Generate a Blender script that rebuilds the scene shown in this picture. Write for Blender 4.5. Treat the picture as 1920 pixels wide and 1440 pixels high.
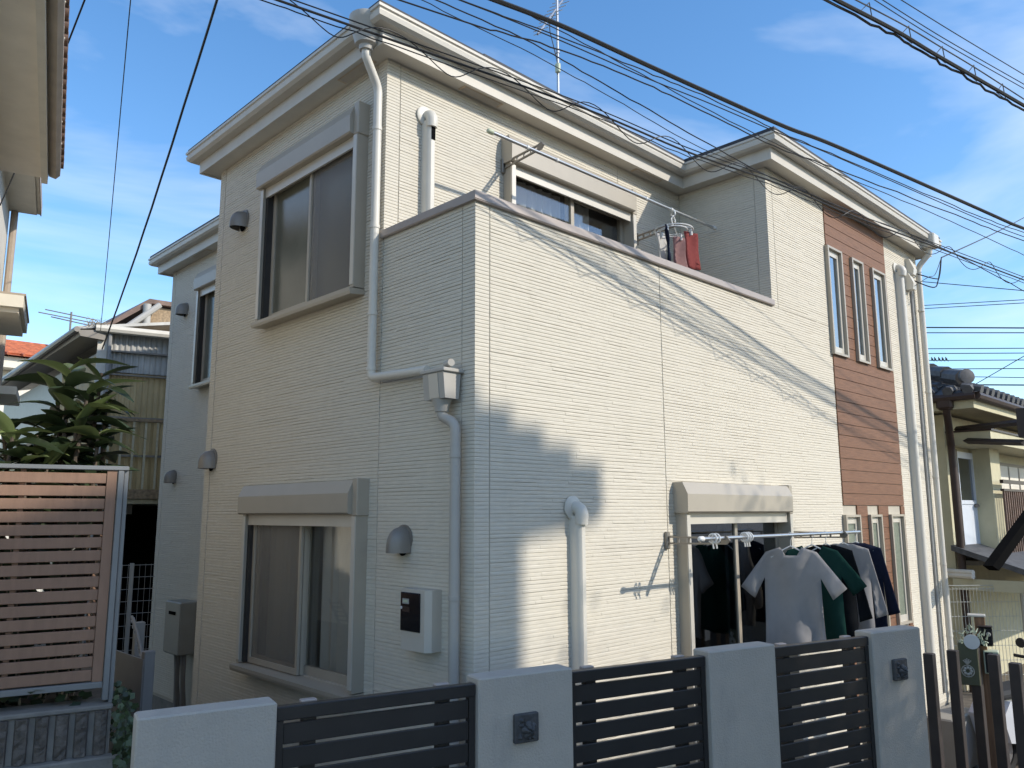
import bpy, bmesh, math, random
from mathutils import Vector, Matrix
random.seed(7)
R = math.radians
for o in list(bpy.data.objects): bpy.data.objects.remove(o)
scn = bpy.context.scene
COL = scn.collection

# ------------------------------------------------------------------ camera
CAM = Vector((-2.9833, -3.369, 2.6))
PITCH, ROLL, YAW, FPX = R(9.15), R(-0.207), R(45.78), 1500.0
fw = Vector((math.cos(YAW)*math.cos(PITCH), math.sin(YAW)*math.cos(PITCH), math.sin(PITCH)))
rt0 = Vector((math.sin(YAW), -math.cos(YAW), 0)); up0 = rt0.cross(fw)
rt = math.cos(ROLL)*rt0 + math.sin(ROLL)*up0
up = -math.sin(ROLL)*rt0 + math.cos(ROLL)*up0
cd = bpy.data.cameras.new('camera'); cam = bpy.data.objects.new('camera', cd); COL.objects.link(cam)
cam.matrix_world = Matrix(((rt.x, up.x, -fw.x, CAM.x), (rt.y, up.y, -fw.y, CAM.y), (rt.z, up.z, -fw.z, CAM.z), (0, 0, 0, 1)))
cd.sensor_width = 36.0; cd.lens = 36.0*FPX/1920.0; cd.clip_start = 0.05; cd.clip_end = 3000
scn.camera = cam
scn.render.resolution_x, scn.render.resolution_y = 1024, 768

# ------------------------------------------------------------------ light
SUN_AZ, SUN_EL = R(-64), R(33)
SUN = Vector((math.cos(SUN_EL)*math.cos(SUN_AZ), math.cos(SUN_EL)*math.sin(SUN_AZ), math.sin(SUN_EL)))
sd = bpy.data.lights.new('sun', 'SUN'); sd.energy = 2.4; sd.angle = R(0.75); sd.color = (1.0, 0.93, 0.82)
so = bpy.data.objects.new('sun', sd); COL.objects.link(so); so.location = (8, -14, 20)
so.rotation_euler = (-SUN).to_track_quat('-Z', 'Y').to_euler()
world = bpy.data.worlds.new('World'); scn.world = world; world.use_nodes = True
wn, wl = world.node_tree.nodes, world.node_tree.links
for n in list(wn): wn.remove(n)
wo = wn.new('ShaderNodeOutputWorld'); bg = wn.new('ShaderNodeBackground'); sky = wn.new('ShaderNodeTexSky')
sky.sky_type = 'NISHITA'; sky.sun_disc = False; sky.sun_elevation = SUN_EL
sky.sun_rotation = R(90) - SUN_AZ          # compass style angle measured from +Y
sky.altitude = 50; sky.air_density = 1.0; sky.dust_density = 0.35; sky.ozone_density = 1.6
bg.inputs['Strength'].default_value = 0.15
tc = wn.new('ShaderNodeTexCoord'); mp = wn.new('ShaderNodeMapping'); mp.inputs['Scale'].default_value = (1.2, 1.2, 3.4)
mp.inputs['Rotation'].default_value = (0.12, 0.10, 0.5); mp.inputs['Location'].default_value = (0.35, 0.1, 0.2)
nz = wn.new('ShaderNodeTexNoise'); nz.inputs['Scale'].default_value = 1.35; nz.inputs['Detail'].default_value = 6; nz.inputs['Roughness'].default_value = 0.55
nz.inputs['Distortion'].default_value = 0.5
cr = wn.new('ShaderNodeValToRGB'); cr.color_ramp.elements[0].position = 0.44; cr.color_ramp.elements[1].position = 0.80
cr.color_ramp.elements[0].color = (0, 0, 0, 1); cr.color_ramp.elements[1].color = (0.75, 0.75, 0.75, 1)
mx = wn.new('ShaderNodeMixRGB'); mx.inputs['Color2'].default_value = (4.8, 5.05, 5.4, 1)
wl.new(tc.outputs['Generated'], mp.inputs['Vector']); wl.new(mp.outputs[0], nz.inputs['Vector']); wl.new(nz.outputs['Fac'], cr.inputs[0])
hs = wn.new('ShaderNodeHueSaturation'); hs.inputs['Saturation'].default_value = 1.24; hs.inputs['Value'].default_value = 1.0
wl.new(sky.outputs[0], hs.inputs['Color'])
wl.new(cr.outputs[0], mx.inputs['Fac']); wl.new(hs.outputs[0], mx.inputs['Color1']); wl.new(mx.outputs[0], bg.inputs['Color'])
wl.new(bg.outputs[0], wo.inputs[0])
scn.view_settings.view_transform = 'Standard'; scn.view_settings.look = 'None'
scn.view_settings.exposure = 0.80; scn.view_settings.gamma = 1.0; scn.view_settings.use_curve_mapping = False

# ------------------------------------------------------------------ pixel helpers (a pixel gives a direction, a plane gives the distance)
def ray(x, y): return (fw*FPX + rt*(x-960) - up*(y-720)).normalized()
def onN(x, y, n, c):
    d = ray(x, y); n = Vector(n); return CAM + d*((c - n.dot(CAM))/n.dot(d))
def onX(x, y, X=0): return onN(x, y, (1, 0, 0), X)
def onY(x, y, Y=0): return onN(x, y, (0, 1, 0), Y)
def onZ(x, y, Z=0): return onN(x, y, (0, 0, 1), Z)

# ------------------------------------------------------------------ materials
MATS = {}
def mat(name, col, rough=0.7, metal=0.0, var=0.08, scale=6.0, bump=0.0, bscale=60.0, spec=0.4, stretch=(1, 1, 1), dirt=0.0, dirtcol=(0.12, 0.11, 0.09), coat=0.0):
    if name in MATS: return MATS[name]
    m = bpy.data.materials.new(name); m.use_nodes = True; MATS[name] = m
    N, L = m.node_tree.nodes, m.node_tree.links
    b = N['Principled BSDF']; b.inputs['Roughness'].default_value = rough; b.inputs['Metallic'].default_value = metal
    b.inputs['Specular IOR Level'].default_value = spec; b.inputs['Coat Weight'].default_value = coat
    t = N.new('ShaderNodeTexCoord'); mpn = N.new('ShaderNodeMapping'); mpn.inputs['Scale'].default_value = stretch
    L.new(t.outputs['Object'], mpn.inputs[0])
    no = N.new('ShaderNodeTexNoise'); no.inputs['Scale'].default_value = scale; no.inputs['Detail'].default_value = 5
    L.new(mpn.outputs[0], no.inputs['Vector'])
    r = N.new('ShaderNodeValToRGB')
    r.color_ramp.elements[0].position = 0.3; r.color_ramp.elements[1].position = 0.7
    r.color_ramp.elements[0].color = tuple(max(0, c*(1-var)) for c in col)+(1,)
    r.color_ramp.elements[1].color = tuple(min(1, c*(1+var)) for c in col)+(1,)
    L.new(no.outputs['Fac'], r.inputs[0]); out = r.outputs[0]
    if dirt > 0:
        n2 = N.new('ShaderNodeTexNoise'); n2.inputs['Scale'].default_value = 1.7; n2.inputs['Detail'].default_value = 8; n2.inputs['Roughness'].default_value = 0.7
        mp2 = N.new('ShaderNodeMapping'); mp2.inputs['Scale'].default_value = (3.0, 3.0, 0.6); L.new(t.outputs['Object'], mp2.inputs[0]); L.new(mp2.outputs[0], n2.inputs['Vector'])
        r2 = N.new('ShaderNodeValToRGB'); r2.color_ramp.elements[0].position = 0.52; r2.color_ramp.elements[1].position = 0.78
        r2.color_ramp.elements[0].color = (0, 0, 0, 1); r2.color_ramp.elements[1].color = (dirt, dirt, dirt, 1)
        L.new(n2.outputs['Fac'], r2.inputs[0])
        mi = N.new('ShaderNodeMixRGB'); mi.inputs['Color2'].default_value = tuple(dirtcol)+(1,)
        L.new(r2.outputs[0], mi.inputs['Fac']); L.new(out, mi.inputs['Color1']); out = mi.outputs[0]
    L.new(out, b.inputs['Base Color'])
    if bump > 0:
        n3 = N.new('ShaderNodeTexNoise'); n3.inputs['Scale'].default_value = bscale; n3.inputs['Detail'].default_value = 4
        L.new(mpn.outputs[0], n3.inputs['Vector'])
        bp = N.new('ShaderNodeBump'); bp.inputs['Strength'].default_value = bump; bp.inputs['Distance'].default_value = 0.01
        L.new(n3.outputs['Fac'], bp.inputs['Height']); L.new(bp.outputs[0], b.inputs['Normal'])
    return m
def glass(name, tint=(0.92, 0.92, 0.90), rough=0.02, refl=0.07):
    m = bpy.data.materials.new(name); m.use_nodes = True; N, L = m.node_tree.nodes, m.node_tree.links
    for n in list(N): N.remove(n)
    o = N.new('ShaderNodeOutputMaterial'); tr = N.new('ShaderNodeBsdfTransparent'); gl = N.new('ShaderNodeBsdfGlossy'); mi = N.new('ShaderNodeMixShader'); lw = N.new('ShaderNodeLayerWeight'); pw = N.new('ShaderNodeMath'); ma = N.new('ShaderNodeMath')
    tr.inputs[0].default_value = tuple(tint)+(1,); gl.inputs['Roughness'].default_value = rough; gl.inputs[0].default_value = (0.95, 0.97, 1, 1)
    lw.inputs[0].default_value = 0.5; pw.operation = 'POWER'; pw.inputs[1].default_value = 3.2; ma.operation = 'MULTIPLY_ADD'; ma.inputs[1].default_value = 0.85; ma.inputs[2].default_value = refl; ma.use_clamp = True
    L.new(lw.outputs['Facing'], pw.inputs[0]); L.new(pw.outputs[0], ma.inputs[0]); L.new(ma.outputs[0], mi.inputs[0]); L.new(tr.outputs[0], mi.inputs[1]); L.new(gl.outputs[0], mi.inputs[2]); L.new(mi.outputs[0], o.inputs[0])
    MATS[name] = m; return m
def cloth(name, col, transl=0.35, alpha=1.0):
    m = bpy.data.materials.new(name); m.use_nodes = True; N, L = m.node_tree.nodes, m.node_tree.links
    for n in list(N): N.remove(n)
    o = N.new('ShaderNodeOutputMaterial'); d = N.new('ShaderNodeBsdfDiffuse'); t = N.new('ShaderNodeBsdfTranslucent'); mi = N.new('ShaderNodeMixShader')
    no = N.new('ShaderNodeTexNoise'); no.inputs['Scale'].default_value = 9; r = N.new('ShaderNodeValToRGB')
    r.color_ramp.elements[0].color = tuple(c*0.88 for c in col)+(1,); r.color_ramp.elements[1].color = tuple(min(1, c*1.08) for c in col)+(1,)
    L.new(no.outputs[0], r.inputs[0]); L.new(r.outputs[0], d.inputs[0]); L.new(r.outputs[0], t.inputs[0])
    mi.inputs[0].default_value = transl; L.new(d.outputs[0], mi.inputs[1]); L.new(t.outputs[0], mi.inputs[2])
    if alpha < 1:
        tr = N.new('ShaderNodeBsdfTransparent'); m2 = N.new('ShaderNodeMixShader'); m2.inputs[0].default_value = alpha
        L.new(tr.outputs[0], m2.inputs[1]); L.new(mi.outputs[0], m2.inputs[2]); L.new(m2.outputs[0], o.inputs[0])
    else: L.new(mi.outputs[0], o.inputs[0])
    MATS[name] = m; return m
def leafmat(name, col, var=0.35, rough=0.4):
    m = bpy.data.materials.new(name); m.use_nodes = True; N, L = m.node_tree.nodes, m.node_tree.links
    b = N['Principled BSDF']; b.inputs['Roughness'].default_value = rough
    oi = N.new('ShaderNodeObjectInfo'); gi = N.new('ShaderNodeNewGeometry'); ad = N.new('ShaderNodeMath'); ad.operation = 'ADD'
    r = N.new('ShaderNodeValToRGB')
    r.color_ramp.elements[0].color = tuple(c*(1-var) for c in col)+(1,); r.color_ramp.elements[1].color = tuple(c*(1+var) for c in col)+(1,)
    fr = N.new('ShaderNodeMath'); fr.operation = 'FRACT'
    L.new(oi.outputs['Random'], ad.inputs[0]); L.new(gi.outputs['Random Per Island'], ad.inputs[1]); L.new(ad.outputs[0], fr.inputs[0]); L.new(fr.outputs[0], r.inputs[0])
    L.new(r.outputs[0], b.inputs['Base Color'])
    o = N['Material Output']; t = N.new('ShaderNodeBsdfTranslucent'); mi = N.new('ShaderNodeMixShader'); mi.inputs[0].default_value = 0.22
    L.new(r.outputs[0], t.inputs[0]); L.new(b.outputs[0], mi.inputs[1]); L.new(t.outputs[0], mi.inputs[2]); L.new(mi.outputs[0], o.inputs[0])
    MATS[name] = m; return m

mat('siding', (0.625, 0.58, 0.487), 0.85, var=0.05, scale=14, bump=0.25, bscale=140, spec=0.2, stretch=(1, 1, 6), dirt=0.22, dirtcol=(0.47, 0.43, 0.35))
mat('siding_joint', (0.46, 0.42, 0.345), 0.8)
mat('plank', (0.195, 0.098, 0.056), 0.6, var=0.22, scale=9, bump=0.15, stretch=(0.7, 0.7, 14), spec=0.3)
mat('trim_white', (0.545, 0.51, 0.445), 0.5, var=0.04, dirt=0.18, dirtcol=(0.30, 0.27, 0.22))
mat('pipe_white', (0.62, 0.59, 0.52), 0.42, var=0.03, dirt=0.22, dirtcol=(0.42, 0.40, 0.36))
mat('pipe_grey', (0.42, 0.40, 0.36), 0.4, var=0.03, dirt=0.2, dirtcol=(0.35, 0.33, 0.30))
mat('alu', (0.40, 0.355, 0.285), 0.42, metal=0.05, var=0.03, spec=0.5)
mat('alu_light', (0.58, 0.545, 0.475), 0.4, metal=0.15, var=0.03)
mat('reveal_dark', (0.045, 0.042, 0.04), 0.4, metal=0.3)
mat('cap', (0.39, 0.335, 0.30), 0.45, metal=0.15, var=0.04, dirt=0.15)
mat('roof_dark', (0.045, 0.047, 0.055), 0.7, var=0.2, scale=10)
mat('concrete', (0.22, 0.21, 0.19), 0.9, var=0.15, scale=8, bump=0.3, dirt=0.4)
mat('stucco', (0.43, 0.395, 0.345), 0.9, var=0.04, scale=10, bump=0.35, bscale=130, spec=0.15, dirt=0.45, dirtcol=(0.22, 0.22, 0.215))
mat('black_alu', (0.036, 0.034, 0.033), 0.36, metal=0.2, var=0.1, spec=0.5)
mat('tile_dark', (0.060, 0.060, 0.062), 0.6, var=0.3, scale=30, bump=0.4)
mat('asphalt', (0.115, 0.112, 0.105), 0.95, var=0.25, scale=40, bump=0.5, bscale=200)
mat('soil', (0.13, 0.11, 0.085), 0.95, var=0.3, scale=9, bump=0.5)
mat('carport', (0.115, 0.095, 0.08), 0.9, var=0.2, scale=4, bump=0.3, dirt=0.4)
mat('interior', (0.36, 0.33, 0.29), 0.9)
mat('hood', (0.24, 0.22, 0.195), 0.45, metal=0.3, var=0.06, dirt=0.3)
mat('meter_white', (0.54, 0.50, 0.43), 0.5, var=0.03)
mat('meter_black', (0.012, 0.012, 0.014), 0.12, var=0.1, spec=0.6)
mat('heater', (0.30, 0.28, 0.235), 0.5, var=0.05, dirt=0.3)
mat('wood_slat', (0.27, 0.162, 0.108), 0.65, var=0.1, scale=5, stretch=(6, 6, 1), bump=0.08)
mat('screen_alu', (0.21, 0.215, 0.215), 0.5, metal=0.2)
mat('block', (0.13, 0.115, 0.10), 0.95, var=0.3, scale=22, bump=0.9, bscale=70, dirt=0.5)
mat('ln_white', (0.72, 0.675, 0.58), 0.7, var=0.05, dirt=0.25, dirtcol=(0.36, 0.31, 0.25))
mat('ln_beige', (0.50, 0.40, 0.29), 0.8, var=0.07, dirt=0.35, dirtcol=(0.33, 0.27, 0.20))
mat('ln_soffit', (0.85, 0.78, 0.67), 0.8, var=0.05, dirt=0.3, dirtcol=(0.70, 0.61, 0.49))
mat('ln_gutter', (0.40, 0.33, 0.26), 0.55, var=0.12)
mat('tile_brown', (0.16, 0.10, 0.075), 0.6, var=0.3)
mat('corr_grey', (0.45, 0.445, 0.42), 0.5, metal=0.2, var=0.15, scale=3, dirt=0.45, dirtcol=(0.20, 0.15, 0.10))
mat('corr_amber', (0.55, 0.42, 0.22), 0.45, var=0.18, scale=3, dirt=0.4, dirtcol=(0.17, 0.11, 0.06))
mat('rust', (0.32, 0.23, 0.14), 0.8, var=0.35, scale=25, dirt=0.6, dirtcol=(0.20, 0.09, 0.04))
mat('cream_paint', (0.58, 0.52, 0.36), 0.7, var=0.12, scale=20, dirt=0.4, dirtcol=(0.25, 0.14, 0.06))
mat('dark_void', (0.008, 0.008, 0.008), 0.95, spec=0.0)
mat('red_tile', (0.42, 0.12, 0.055), 0.7, var=0.3, scale=8)
mat('bark', (0.115, 0.09, 0.068), 0.9, var=0.3, scale=20, bump=0.5)
mat('twig', (0.34, 0.28, 0.20), 0.9, var=0.25)
mat('rn_wall', (0.54, 0.50, 0.34), 0.85, var=0.06, bump=0.2, dirt=0.25, dirtcol=(0.36, 0.32, 0.2))
mat('rn_shadewall', (0.58, 0.54, 0.37), 0.85)
mat('brown_metal', (0.055, 0.036, 0.030), 0.45, metal=0.2, var=0.15)
mat('kawara', (0.085, 0.085, 0.088), 0.62, var=0.3, scale=12, spec=0.5, dirt=0.3)
mat('door_white', (0.62, 0.66, 0.72), 0.45, metal=0.1, var=0.03)
mat('post_brown', (0.050, 0.040, 0.036), 0.6, var=0.15)
mat('mesh_wire', (0.50, 0.50, 0.46), 0.45, metal=0.4)
mat('olive', (0.105, 0.11, 0.065), 0.5, var=0.06)
mat('pale_green', (0.48, 0.52, 0.38), 0.5, var=0.05)
mat('wood_post', (0.24, 0.135, 0.075), 0.75, var=0.35, scale=4, stretch=(9, 9, 0.5))
mat('cable', (0.018, 0.018, 0.018), 0.55, var=0.1)
mat('cable_grey', (0.09, 0.09, 0.09), 0.5, var=0.1)
mat('steel', (0.50, 0.50, 0.50), 0.3, metal=0.85, var=0.05)
mat('bracket', (0.26, 0.235, 0.20), 0.45, metal=0.5, var=0.05)
mat('plastic_white', (0.70, 0.70, 0.68), 0.4, var=0.03)
mat('plastic_grey', (0.30, 0.30, 0.29), 0.5, var=0.06)
mat('scooter_white', (0.62, 0.63, 0.65), 0.25, var=0.03, spec=0.6, coat=0.3)
mat('rubber', (0.02, 0.02, 0.02), 0.8)
mat('bird', (0.03, 0.03, 0.035), 0.8)
mat('pole_concrete', (0.33, 0.32, 0.30), 0.9, var=0.12)
glass('glass_clear'); glass('glass_dark', (0.30, 0.34, 0.38), 0.02, 0.08); glass('glass_slit', (0.35, 0.45, 0.45), 0.03, 0.25)
mat('frosted', (0.125, 0.125, 0.098), 0.13, var=0.22, scale=2.2, bump=0.05, bscale=220, spec=0.6)
mat('frosted_green', (0.19, 0.215, 0.165), 0.3, var=0.2, scale=30, bump=0.25, bscale=180, spec=0.6)
glass('insect_screen', (0.78, 0.76, 0.72), 0.7, 0.01)
cloth('curtain', (0.80, 0.78, 0.73), 0.35); cloth('lace', (0.85, 0.86, 0.86), 0.4, 0.75)
cloth('cl_grey', (0.46, 0.445, 0.44)); cloth('cl_black', (0.022, 0.024, 0.027)); cloth('cl_green', (0.03, 0.085, 0.07)); cloth('cl_navy', (0.028, 0.033, 0.06))
cloth('cl_red', (0.30, 0.085, 0.08)); cloth('cl_white', (0.68, 0.67, 0.65)); cloth('cl_pink', (0.40, 0.25, 0.25))
leafmat('leaf_big', (0.034, 0.052, 0.022)); leafmat('leaf_young', (0.15, 0.19, 0.07)); leafmat('leaf_ivy', (0.05, 0.075, 0.032), 0.6); leafmat('leaf_tree', (0.06, 0.085, 0.03))

# ------------------------------------------------------------------ builders
def wloc(o):
    v = Vector((0, 0, 0))
    while o is not None: v += o.location; o = o.parent
    return v
def link(name, me, m, parent=None, sub=True):
    o = bpy.data.objects.new(name, me); COL.objects.link(o)
    if m is not None and not me.materials: me.materials.append(MATS[m] if isinstance(m, str) else m)
    if parent is not None: o.parent = parent
    return o
def tag(o, label, cat, group=None, kind=None):
    o['label'] = label; o['category'] = cat
    if group: o['group'] = group
    if kind: o['kind'] = kind
    return o
def thing(name, loc, label, cat, group=None):
    o = bpy.data.objects.new(name, None); COL.objects.link(o); o.location = loc; o.empty_display_size = 0.1
    return tag(o, label, cat, group)
def struct(o): o['kind'] = 'structure'; return o

class MB:
    def __init__(s, T=None): s.v = []; s.f = []; s.T = T or (lambda a, b, c: Vector((a, b, c)))
    def p(s, a, b, c): s.v.append(s.T(a, b, c)); return len(s.v)-1
    def box(s, x0, x1, y0, y1, z0, z1):
        i = [s.p(x, y, z) for z in (z0, z1) for x, y in ((x0, y0), (x1, y0), (x1, y1), (x0, y1))]
        for q in ((0, 1, 2, 3), (4, 5, 6, 7), (0, 1, 5, 4), (1, 2, 6, 5), (2, 3, 7, 6), (3, 0, 4, 7)): s.f.append([i[k] for k in q])
        return s
    def cbox(s, x0, x1, y0, y1, z0, z1, c=0.004):
        # box with chamfered vertical+horizontal edges (octagon section lofted)
        def ring(z, k):
            return [s.p(*q) for q in ((x0+c+k, y0+k, z), (x1-c-k, y0+k, z), (x1-k, y0+c+k, z), (x1-k, y1-c-k, z), (x1-c-k, y1-k, z), (x0+c+k, y1-k, z), (x0+k, y1-c-k, z), (x0+k, y0+c+k, z))]
        rs = [ring(z0, c), ring(z0+c, 0), ring(z1-c, 0), ring(z1, c)]
        s.f.append(rs[0][:]); s.f.append(rs[3][:])
        for a, b in zip(rs, rs[1:]):
            for k in range(8): s.f.append([a[k], a[(k+1) % 8], b[(k+1) % 8], b[k]])
        return s
    def poly(s, pts):
        s.f.append([s.p(*q) for q in pts]); return s
    def prism(s, pts, axis, a, b):
        # pts: 2D polygon in the two other axes, extruded along axis index
        def mk(t, q):
            l = list(q); l.insert(axis, t); return s.p(*l)
        A = [mk(a, q) for q in pts]; B = [mk(b, q) for q in pts]
        s.f.append(A); s.f.append(B)
        n = len(pts)
        for k in range(n): s.f.append([A[k], A[(k+1) % n], B[(k+1) % n], B[k]])
        return s
    def tube(s, path, r, n=8, cap=True):
        P = [s.T(*q) for q in path]; rr = r if isinstance(r, (list, tuple)) else [r]*len(P)
        rings = []; prev = None
        for i, q in enumerate(P):
            d = (P[min(i+1, len(P)-1)] - P[max(i-1, 0)])
            d = d.normalized() if d.length > 1e-9 else Vector((0, 0, 1))
            if prev is None:
                a = d.cross(Vector((0, 0, 1)))
                if a.length < 1e-3: a = d.cross(Vector((1, 0, 0)))
                a.normalize()
            else:
                a = (prev - d*prev.dot(d))
                a = a.normalized() if a.length > 1e-6 else d.orthogonal().normalized()
            prev = a; b = d.cross(a); ring = []
            for k in range(n):
                t = 2*math.pi*k/n; s.v.append(q + (a*math.cos(t) + b*math.sin(t))*rr[i]); ring.append(len(s.v)-1)
            rings.append(ring)
        for A, B in zip(rings, rings[1:]):
            for k in range(n): s.f.append([A[k], A[(k+1) % n], B[(k+1) % n], B[k]])
        if cap: s.f.append(rings[0][:]); s.f.append(rings[-1][:])
        return s
    def lathe(s, c, prof, axis=(0, 0, 1), n=16):
        ax = Vector(axis).normalized(); a = ax.orthogonal().normalized(); b = ax.cross(a); c = Vector(c); rings = []
        for (h, r) in prof:
            ring = []
            for k in range(n):
                t = 2*math.pi*k/n; q = c + ax*h + (a*math.cos(t)+b*math.sin(t))*r; ring.append(s.p(*q))
            rings.append(ring)
        for A, B in zip(rings, rings[1:]):
            for k in range(n): s.f.append([A[k], A[(k+1) % n], B[(k+1) % n], B[k]])
        s.f.append(rings[0][:]); s.f.append(rings[-1][:])
        return s
    def build(s, name, m, parent=None, smooth=False, recalc=True):
        off = wloc(parent) if parent is not None else Vector((0, 0, 0))
        me = bpy.data.meshes.new(name); me.from_pydata([tuple(v-off) for v in s.v], [], s.f)
        if recalc:
            bm = bmesh.new(); bm.from_mesh(me); bmesh.ops.recalc_face_normals(bm, faces=bm.faces); bm.to_mesh(me); bm.free()
        if smooth:
            me.polygons.foreach_set('use_smooth', [True]*len(me.polygons))
            try: me.set_sharp_from_angle(angle=R(38))
            except Exception: pass
        me.update()
        return link(name, me, m, parent)
def arc(pts, rad=0.05, n=5):
    # round the corners of a polyline
    P = [Vector(p) for p in pts]; out = [P[0]]
    for i in range(1, len(P)-1):
        a = (P[i-1]-P[i]); b = (P[i+1]-P[i]); r = min(rad, a.length*0.49, b.length*0.49)
        A = P[i]+a.normalized()*r; B = P[i]+b.normalized()*r
        for k in range(n+1):
            t = k/n; out.append(A*(1-t)**2 + P[i]*2*t*(1-t) + B*t*t)
    out.append(P[-1]); return [tuple(q) for q in out]

FY = lambda Y: (lambda s, d, z: Vector((s, Y-d, z)))      # facade facing -Y : s = X
FX = lambda X: (lambda s, d, z: Vector((X-d, -s, z)))     # facade facing -X : s = -Y

# street frame: u runs along the street, v into the plots
ST = R(-14.6)
U = Vector((math.cos(ST), math.sin(ST), 0)); V = Vector((-math.sin(ST), math.cos(ST), 0))
def SF(a, b, z): return U*a + V*b + Vector((0, 0, z))
def onA(x, y, a): return onN(x, y, U, a)
def onB(x, y, b): return onN(x, y, V, b)
def ab(p): return U.dot(p), V.dot(p)

# ================================================================== SETTING
ZS = 0.88                                                  # street level above the yard of the house
struct(MB().box(-400, 400, -400, 400, -0.3, 0.0).build('ground', 'soil'))
FB = ab(Vector((-1.96, -0.583, 0)))[1]                     # fence front line (b)
FA0 = ab(Vector((-1.96, -0.583, 0)))[0]
struct(MB(SF).box(-120, 120, FB-5.2, FB-0.02, 0.02, ZS).build('street', 'asphalt'))
struct(MB(SF).box(-120, 120, -60, FB-5.2, 0.02, ZS+0.12).build('pavement', 'concrete'))
struct(MB(SF).box(FA0+6.4, 40, FB-0.02, FB+0.5, 0.004, 0.10).build('drive_slab', 'concrete'))
struct(MB().box(2.5, 10.2, -1.9, -0.05, 0.004, 0.05).build('carport_floor', 'carport'))

# ================================================================== MAIN HOUSE
house = thing('two_storey_house', (3.5, 3.5, 0), 'cream two-storey house with ribbed siding, brown plank stripe and recessed balcony', 'house')
XE, YE, X2, YS, YB, XP = 7.3, 7.05, 0.93, 3.56, 0.93, 3.55
ZW, ZC, ZB = 5.74, 4.42, 0.50
ZF = 3.30
def wall(T, s0, s1, z0, z1, holes=(), th=0.13, name='wall', m='siding_joint'):
    mb = MB(T); ss = sorted(set([s0, s1]+[h[k] for h in holes for k in (0, 1)])); ss = [s for s in ss if s0 <= s <= s1]
    zz = sorted(set([z0, z1]+[h[k] for h in holes for k in (2, 3)])); zz = [z for z in zz if z0 <= z <= z1]
    for a, b in zip(ss, ss[1:]):
        run = None
        for c, d in zip(zz, zz[1:]):
            inside = any(h[0] <= (a+b)/2 <= h[1] and h[2] <= (c+d)/2 <= h[3] for h in holes)
            if inside:
                if run: mb.box(a, b, -th, 0, run[0], run[1]); run = None
            else: run = (run[0], d) if run else (c, d)
        if run: mb.box(a, b, -th, 0, run[0], run[1])
    return mb.build(name, m, house)
PITCHS = 0.02275
def siding(T, s0, s1, z0, z1, holes=(), plain=False, ml=False, mr=False, name='siding_panel'):
    mb = MB(T); rnd = random.Random(int((s0*131+s1*977+z0*31+z1)*1000)); n0 = int(math.floor(z0/PITCHS)); n1 = int(math.ceil(z1/PITCHS))
    for r in range(n0, n1):
        za, zb = max(z0, r*PITCHS), min(z1, (r+1)*PITCHS)
        if zb-za < 0.006: continue
        iv = [(s0, s1)]
        for h in holes:
            if zb > h[2] and za < h[3]:
                nv = []
                for a, b in iv:
                    if h[1] <= a or h[0] >= b: nv.append((a, b)); continue
                    if h[0] > a: nv.append((a, h[0]))
                    if h[1] < b: nv.append((h[1], b))
                iv = nv
        for a, b in iv:
            s = a
            while s < b-1e-6:
                e = b if plain else min(b, s+rnd.choice((0.12, 0.18, 0.26, 0.36, 0.5))*rnd.uniform(0.8, 1.2))
                if b-e < 0.08: e = b
                j = 0 if plain else rnd.choice((0, 0, 0, 0, 0, 0.0012, -0.0008, 0.002)); dj = 0.0 if plain else rnd.uniform(-0.001, 0.001)
                zl, zh = za+0.0019+j, zb+0.0004
                prof = [(0.0, zl), (0.0055+dj, zl), (0.0051+dj*1.1, zl+(zh-zl)*0.62), (0.0028, zh), (0.0, zh)]
                A = []; B = []
                for (d, z) in prof:
                    sa = s-(d if (ml and s == a == s0) else 0); sb = e+(d if (mr and e == b == s1) else 0)
                    A.append(mb.p(sa, d, z)); B.append(mb.p(sb, d, z))
                for k in range(4): mb.f.append([A[k], A[k+1], B[k+1], B[k]])
                mb.f.append(A[:]); mb.f.append(B[:])
                s = e
    o = mb.build(name, 'siding', house); return o
# window openings (s0,s1,z0,z1)
W1 = (-2.56, -1.14, 4.12, 5.30); W2 = (-2.60, -1.03, 1.50, 2.68)
W3 = (1.11, 2.70, 3.62, 5.36); W4 = (1.93, 3.52, 0.60, 2.68); W5 = (-6.03, -4.45, 4.12, 5.36)
SL = [(4.70, 5.03), (5.28, 5.56), (5.81, 6.16)]; SU = (4.14, 5.26); SD = (1.44, 2.57)
slits = [(a, b)+z for a, b in SL for z in (SU, SD)]
F0, FX0, FYB, FXP, FX2 = FY(0), FX(0), FY(YB), FX(XP), FX(X2)
wall(F0, 0.13, XE-0.13, 0.0, ZC, [W4]+[h for h in slits if h[2] < ZC and h[3] < ZC]+[(a, b, SU[0], ZC) for a, b in SL])
wall(F0, XP+0.13, XE-0.13, ZC, ZW, [(a, b, ZC, SU[1]) for a, b in SL])
wall(FX0, -YS, 0, 0.0, ZC, [W2, (W1[0], W1[1], W1[2], ZC)])
wall(FX0, -YS, -YB, ZC, ZW, [(W1[0], W1[1], ZC, W1[3])])
wall(FYB, 0.13, XP, ZF, ZW, [W3])
wall(FXP, -YB, 0, ZC, ZW)
wall(FX2, -YE, -YS-0.13, 0.0, ZW, [W5])
MB().box(0, X2+.13, YS-.13, YS-0.002, 0, ZW).build('wall', 'siding_joint', house)
MB().box(XE-.13, XE, 0.0, YE, 0, ZW).build('wall', 'siding_joint', house)
MB().box(X2, XE-.13, YE-.13, YE, 0, ZW).build('wall', 'siding_joint', house)
MB().box(0.13, XE-.13, YB, YS-.13, ZF-.3, ZF-.02).build('upper_floor', 'interior', house)
MB().box(0.13, XP, 0.13, YB-.002, ZF-.1, ZF).build('balcony_floor', 'concrete', house)
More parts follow.
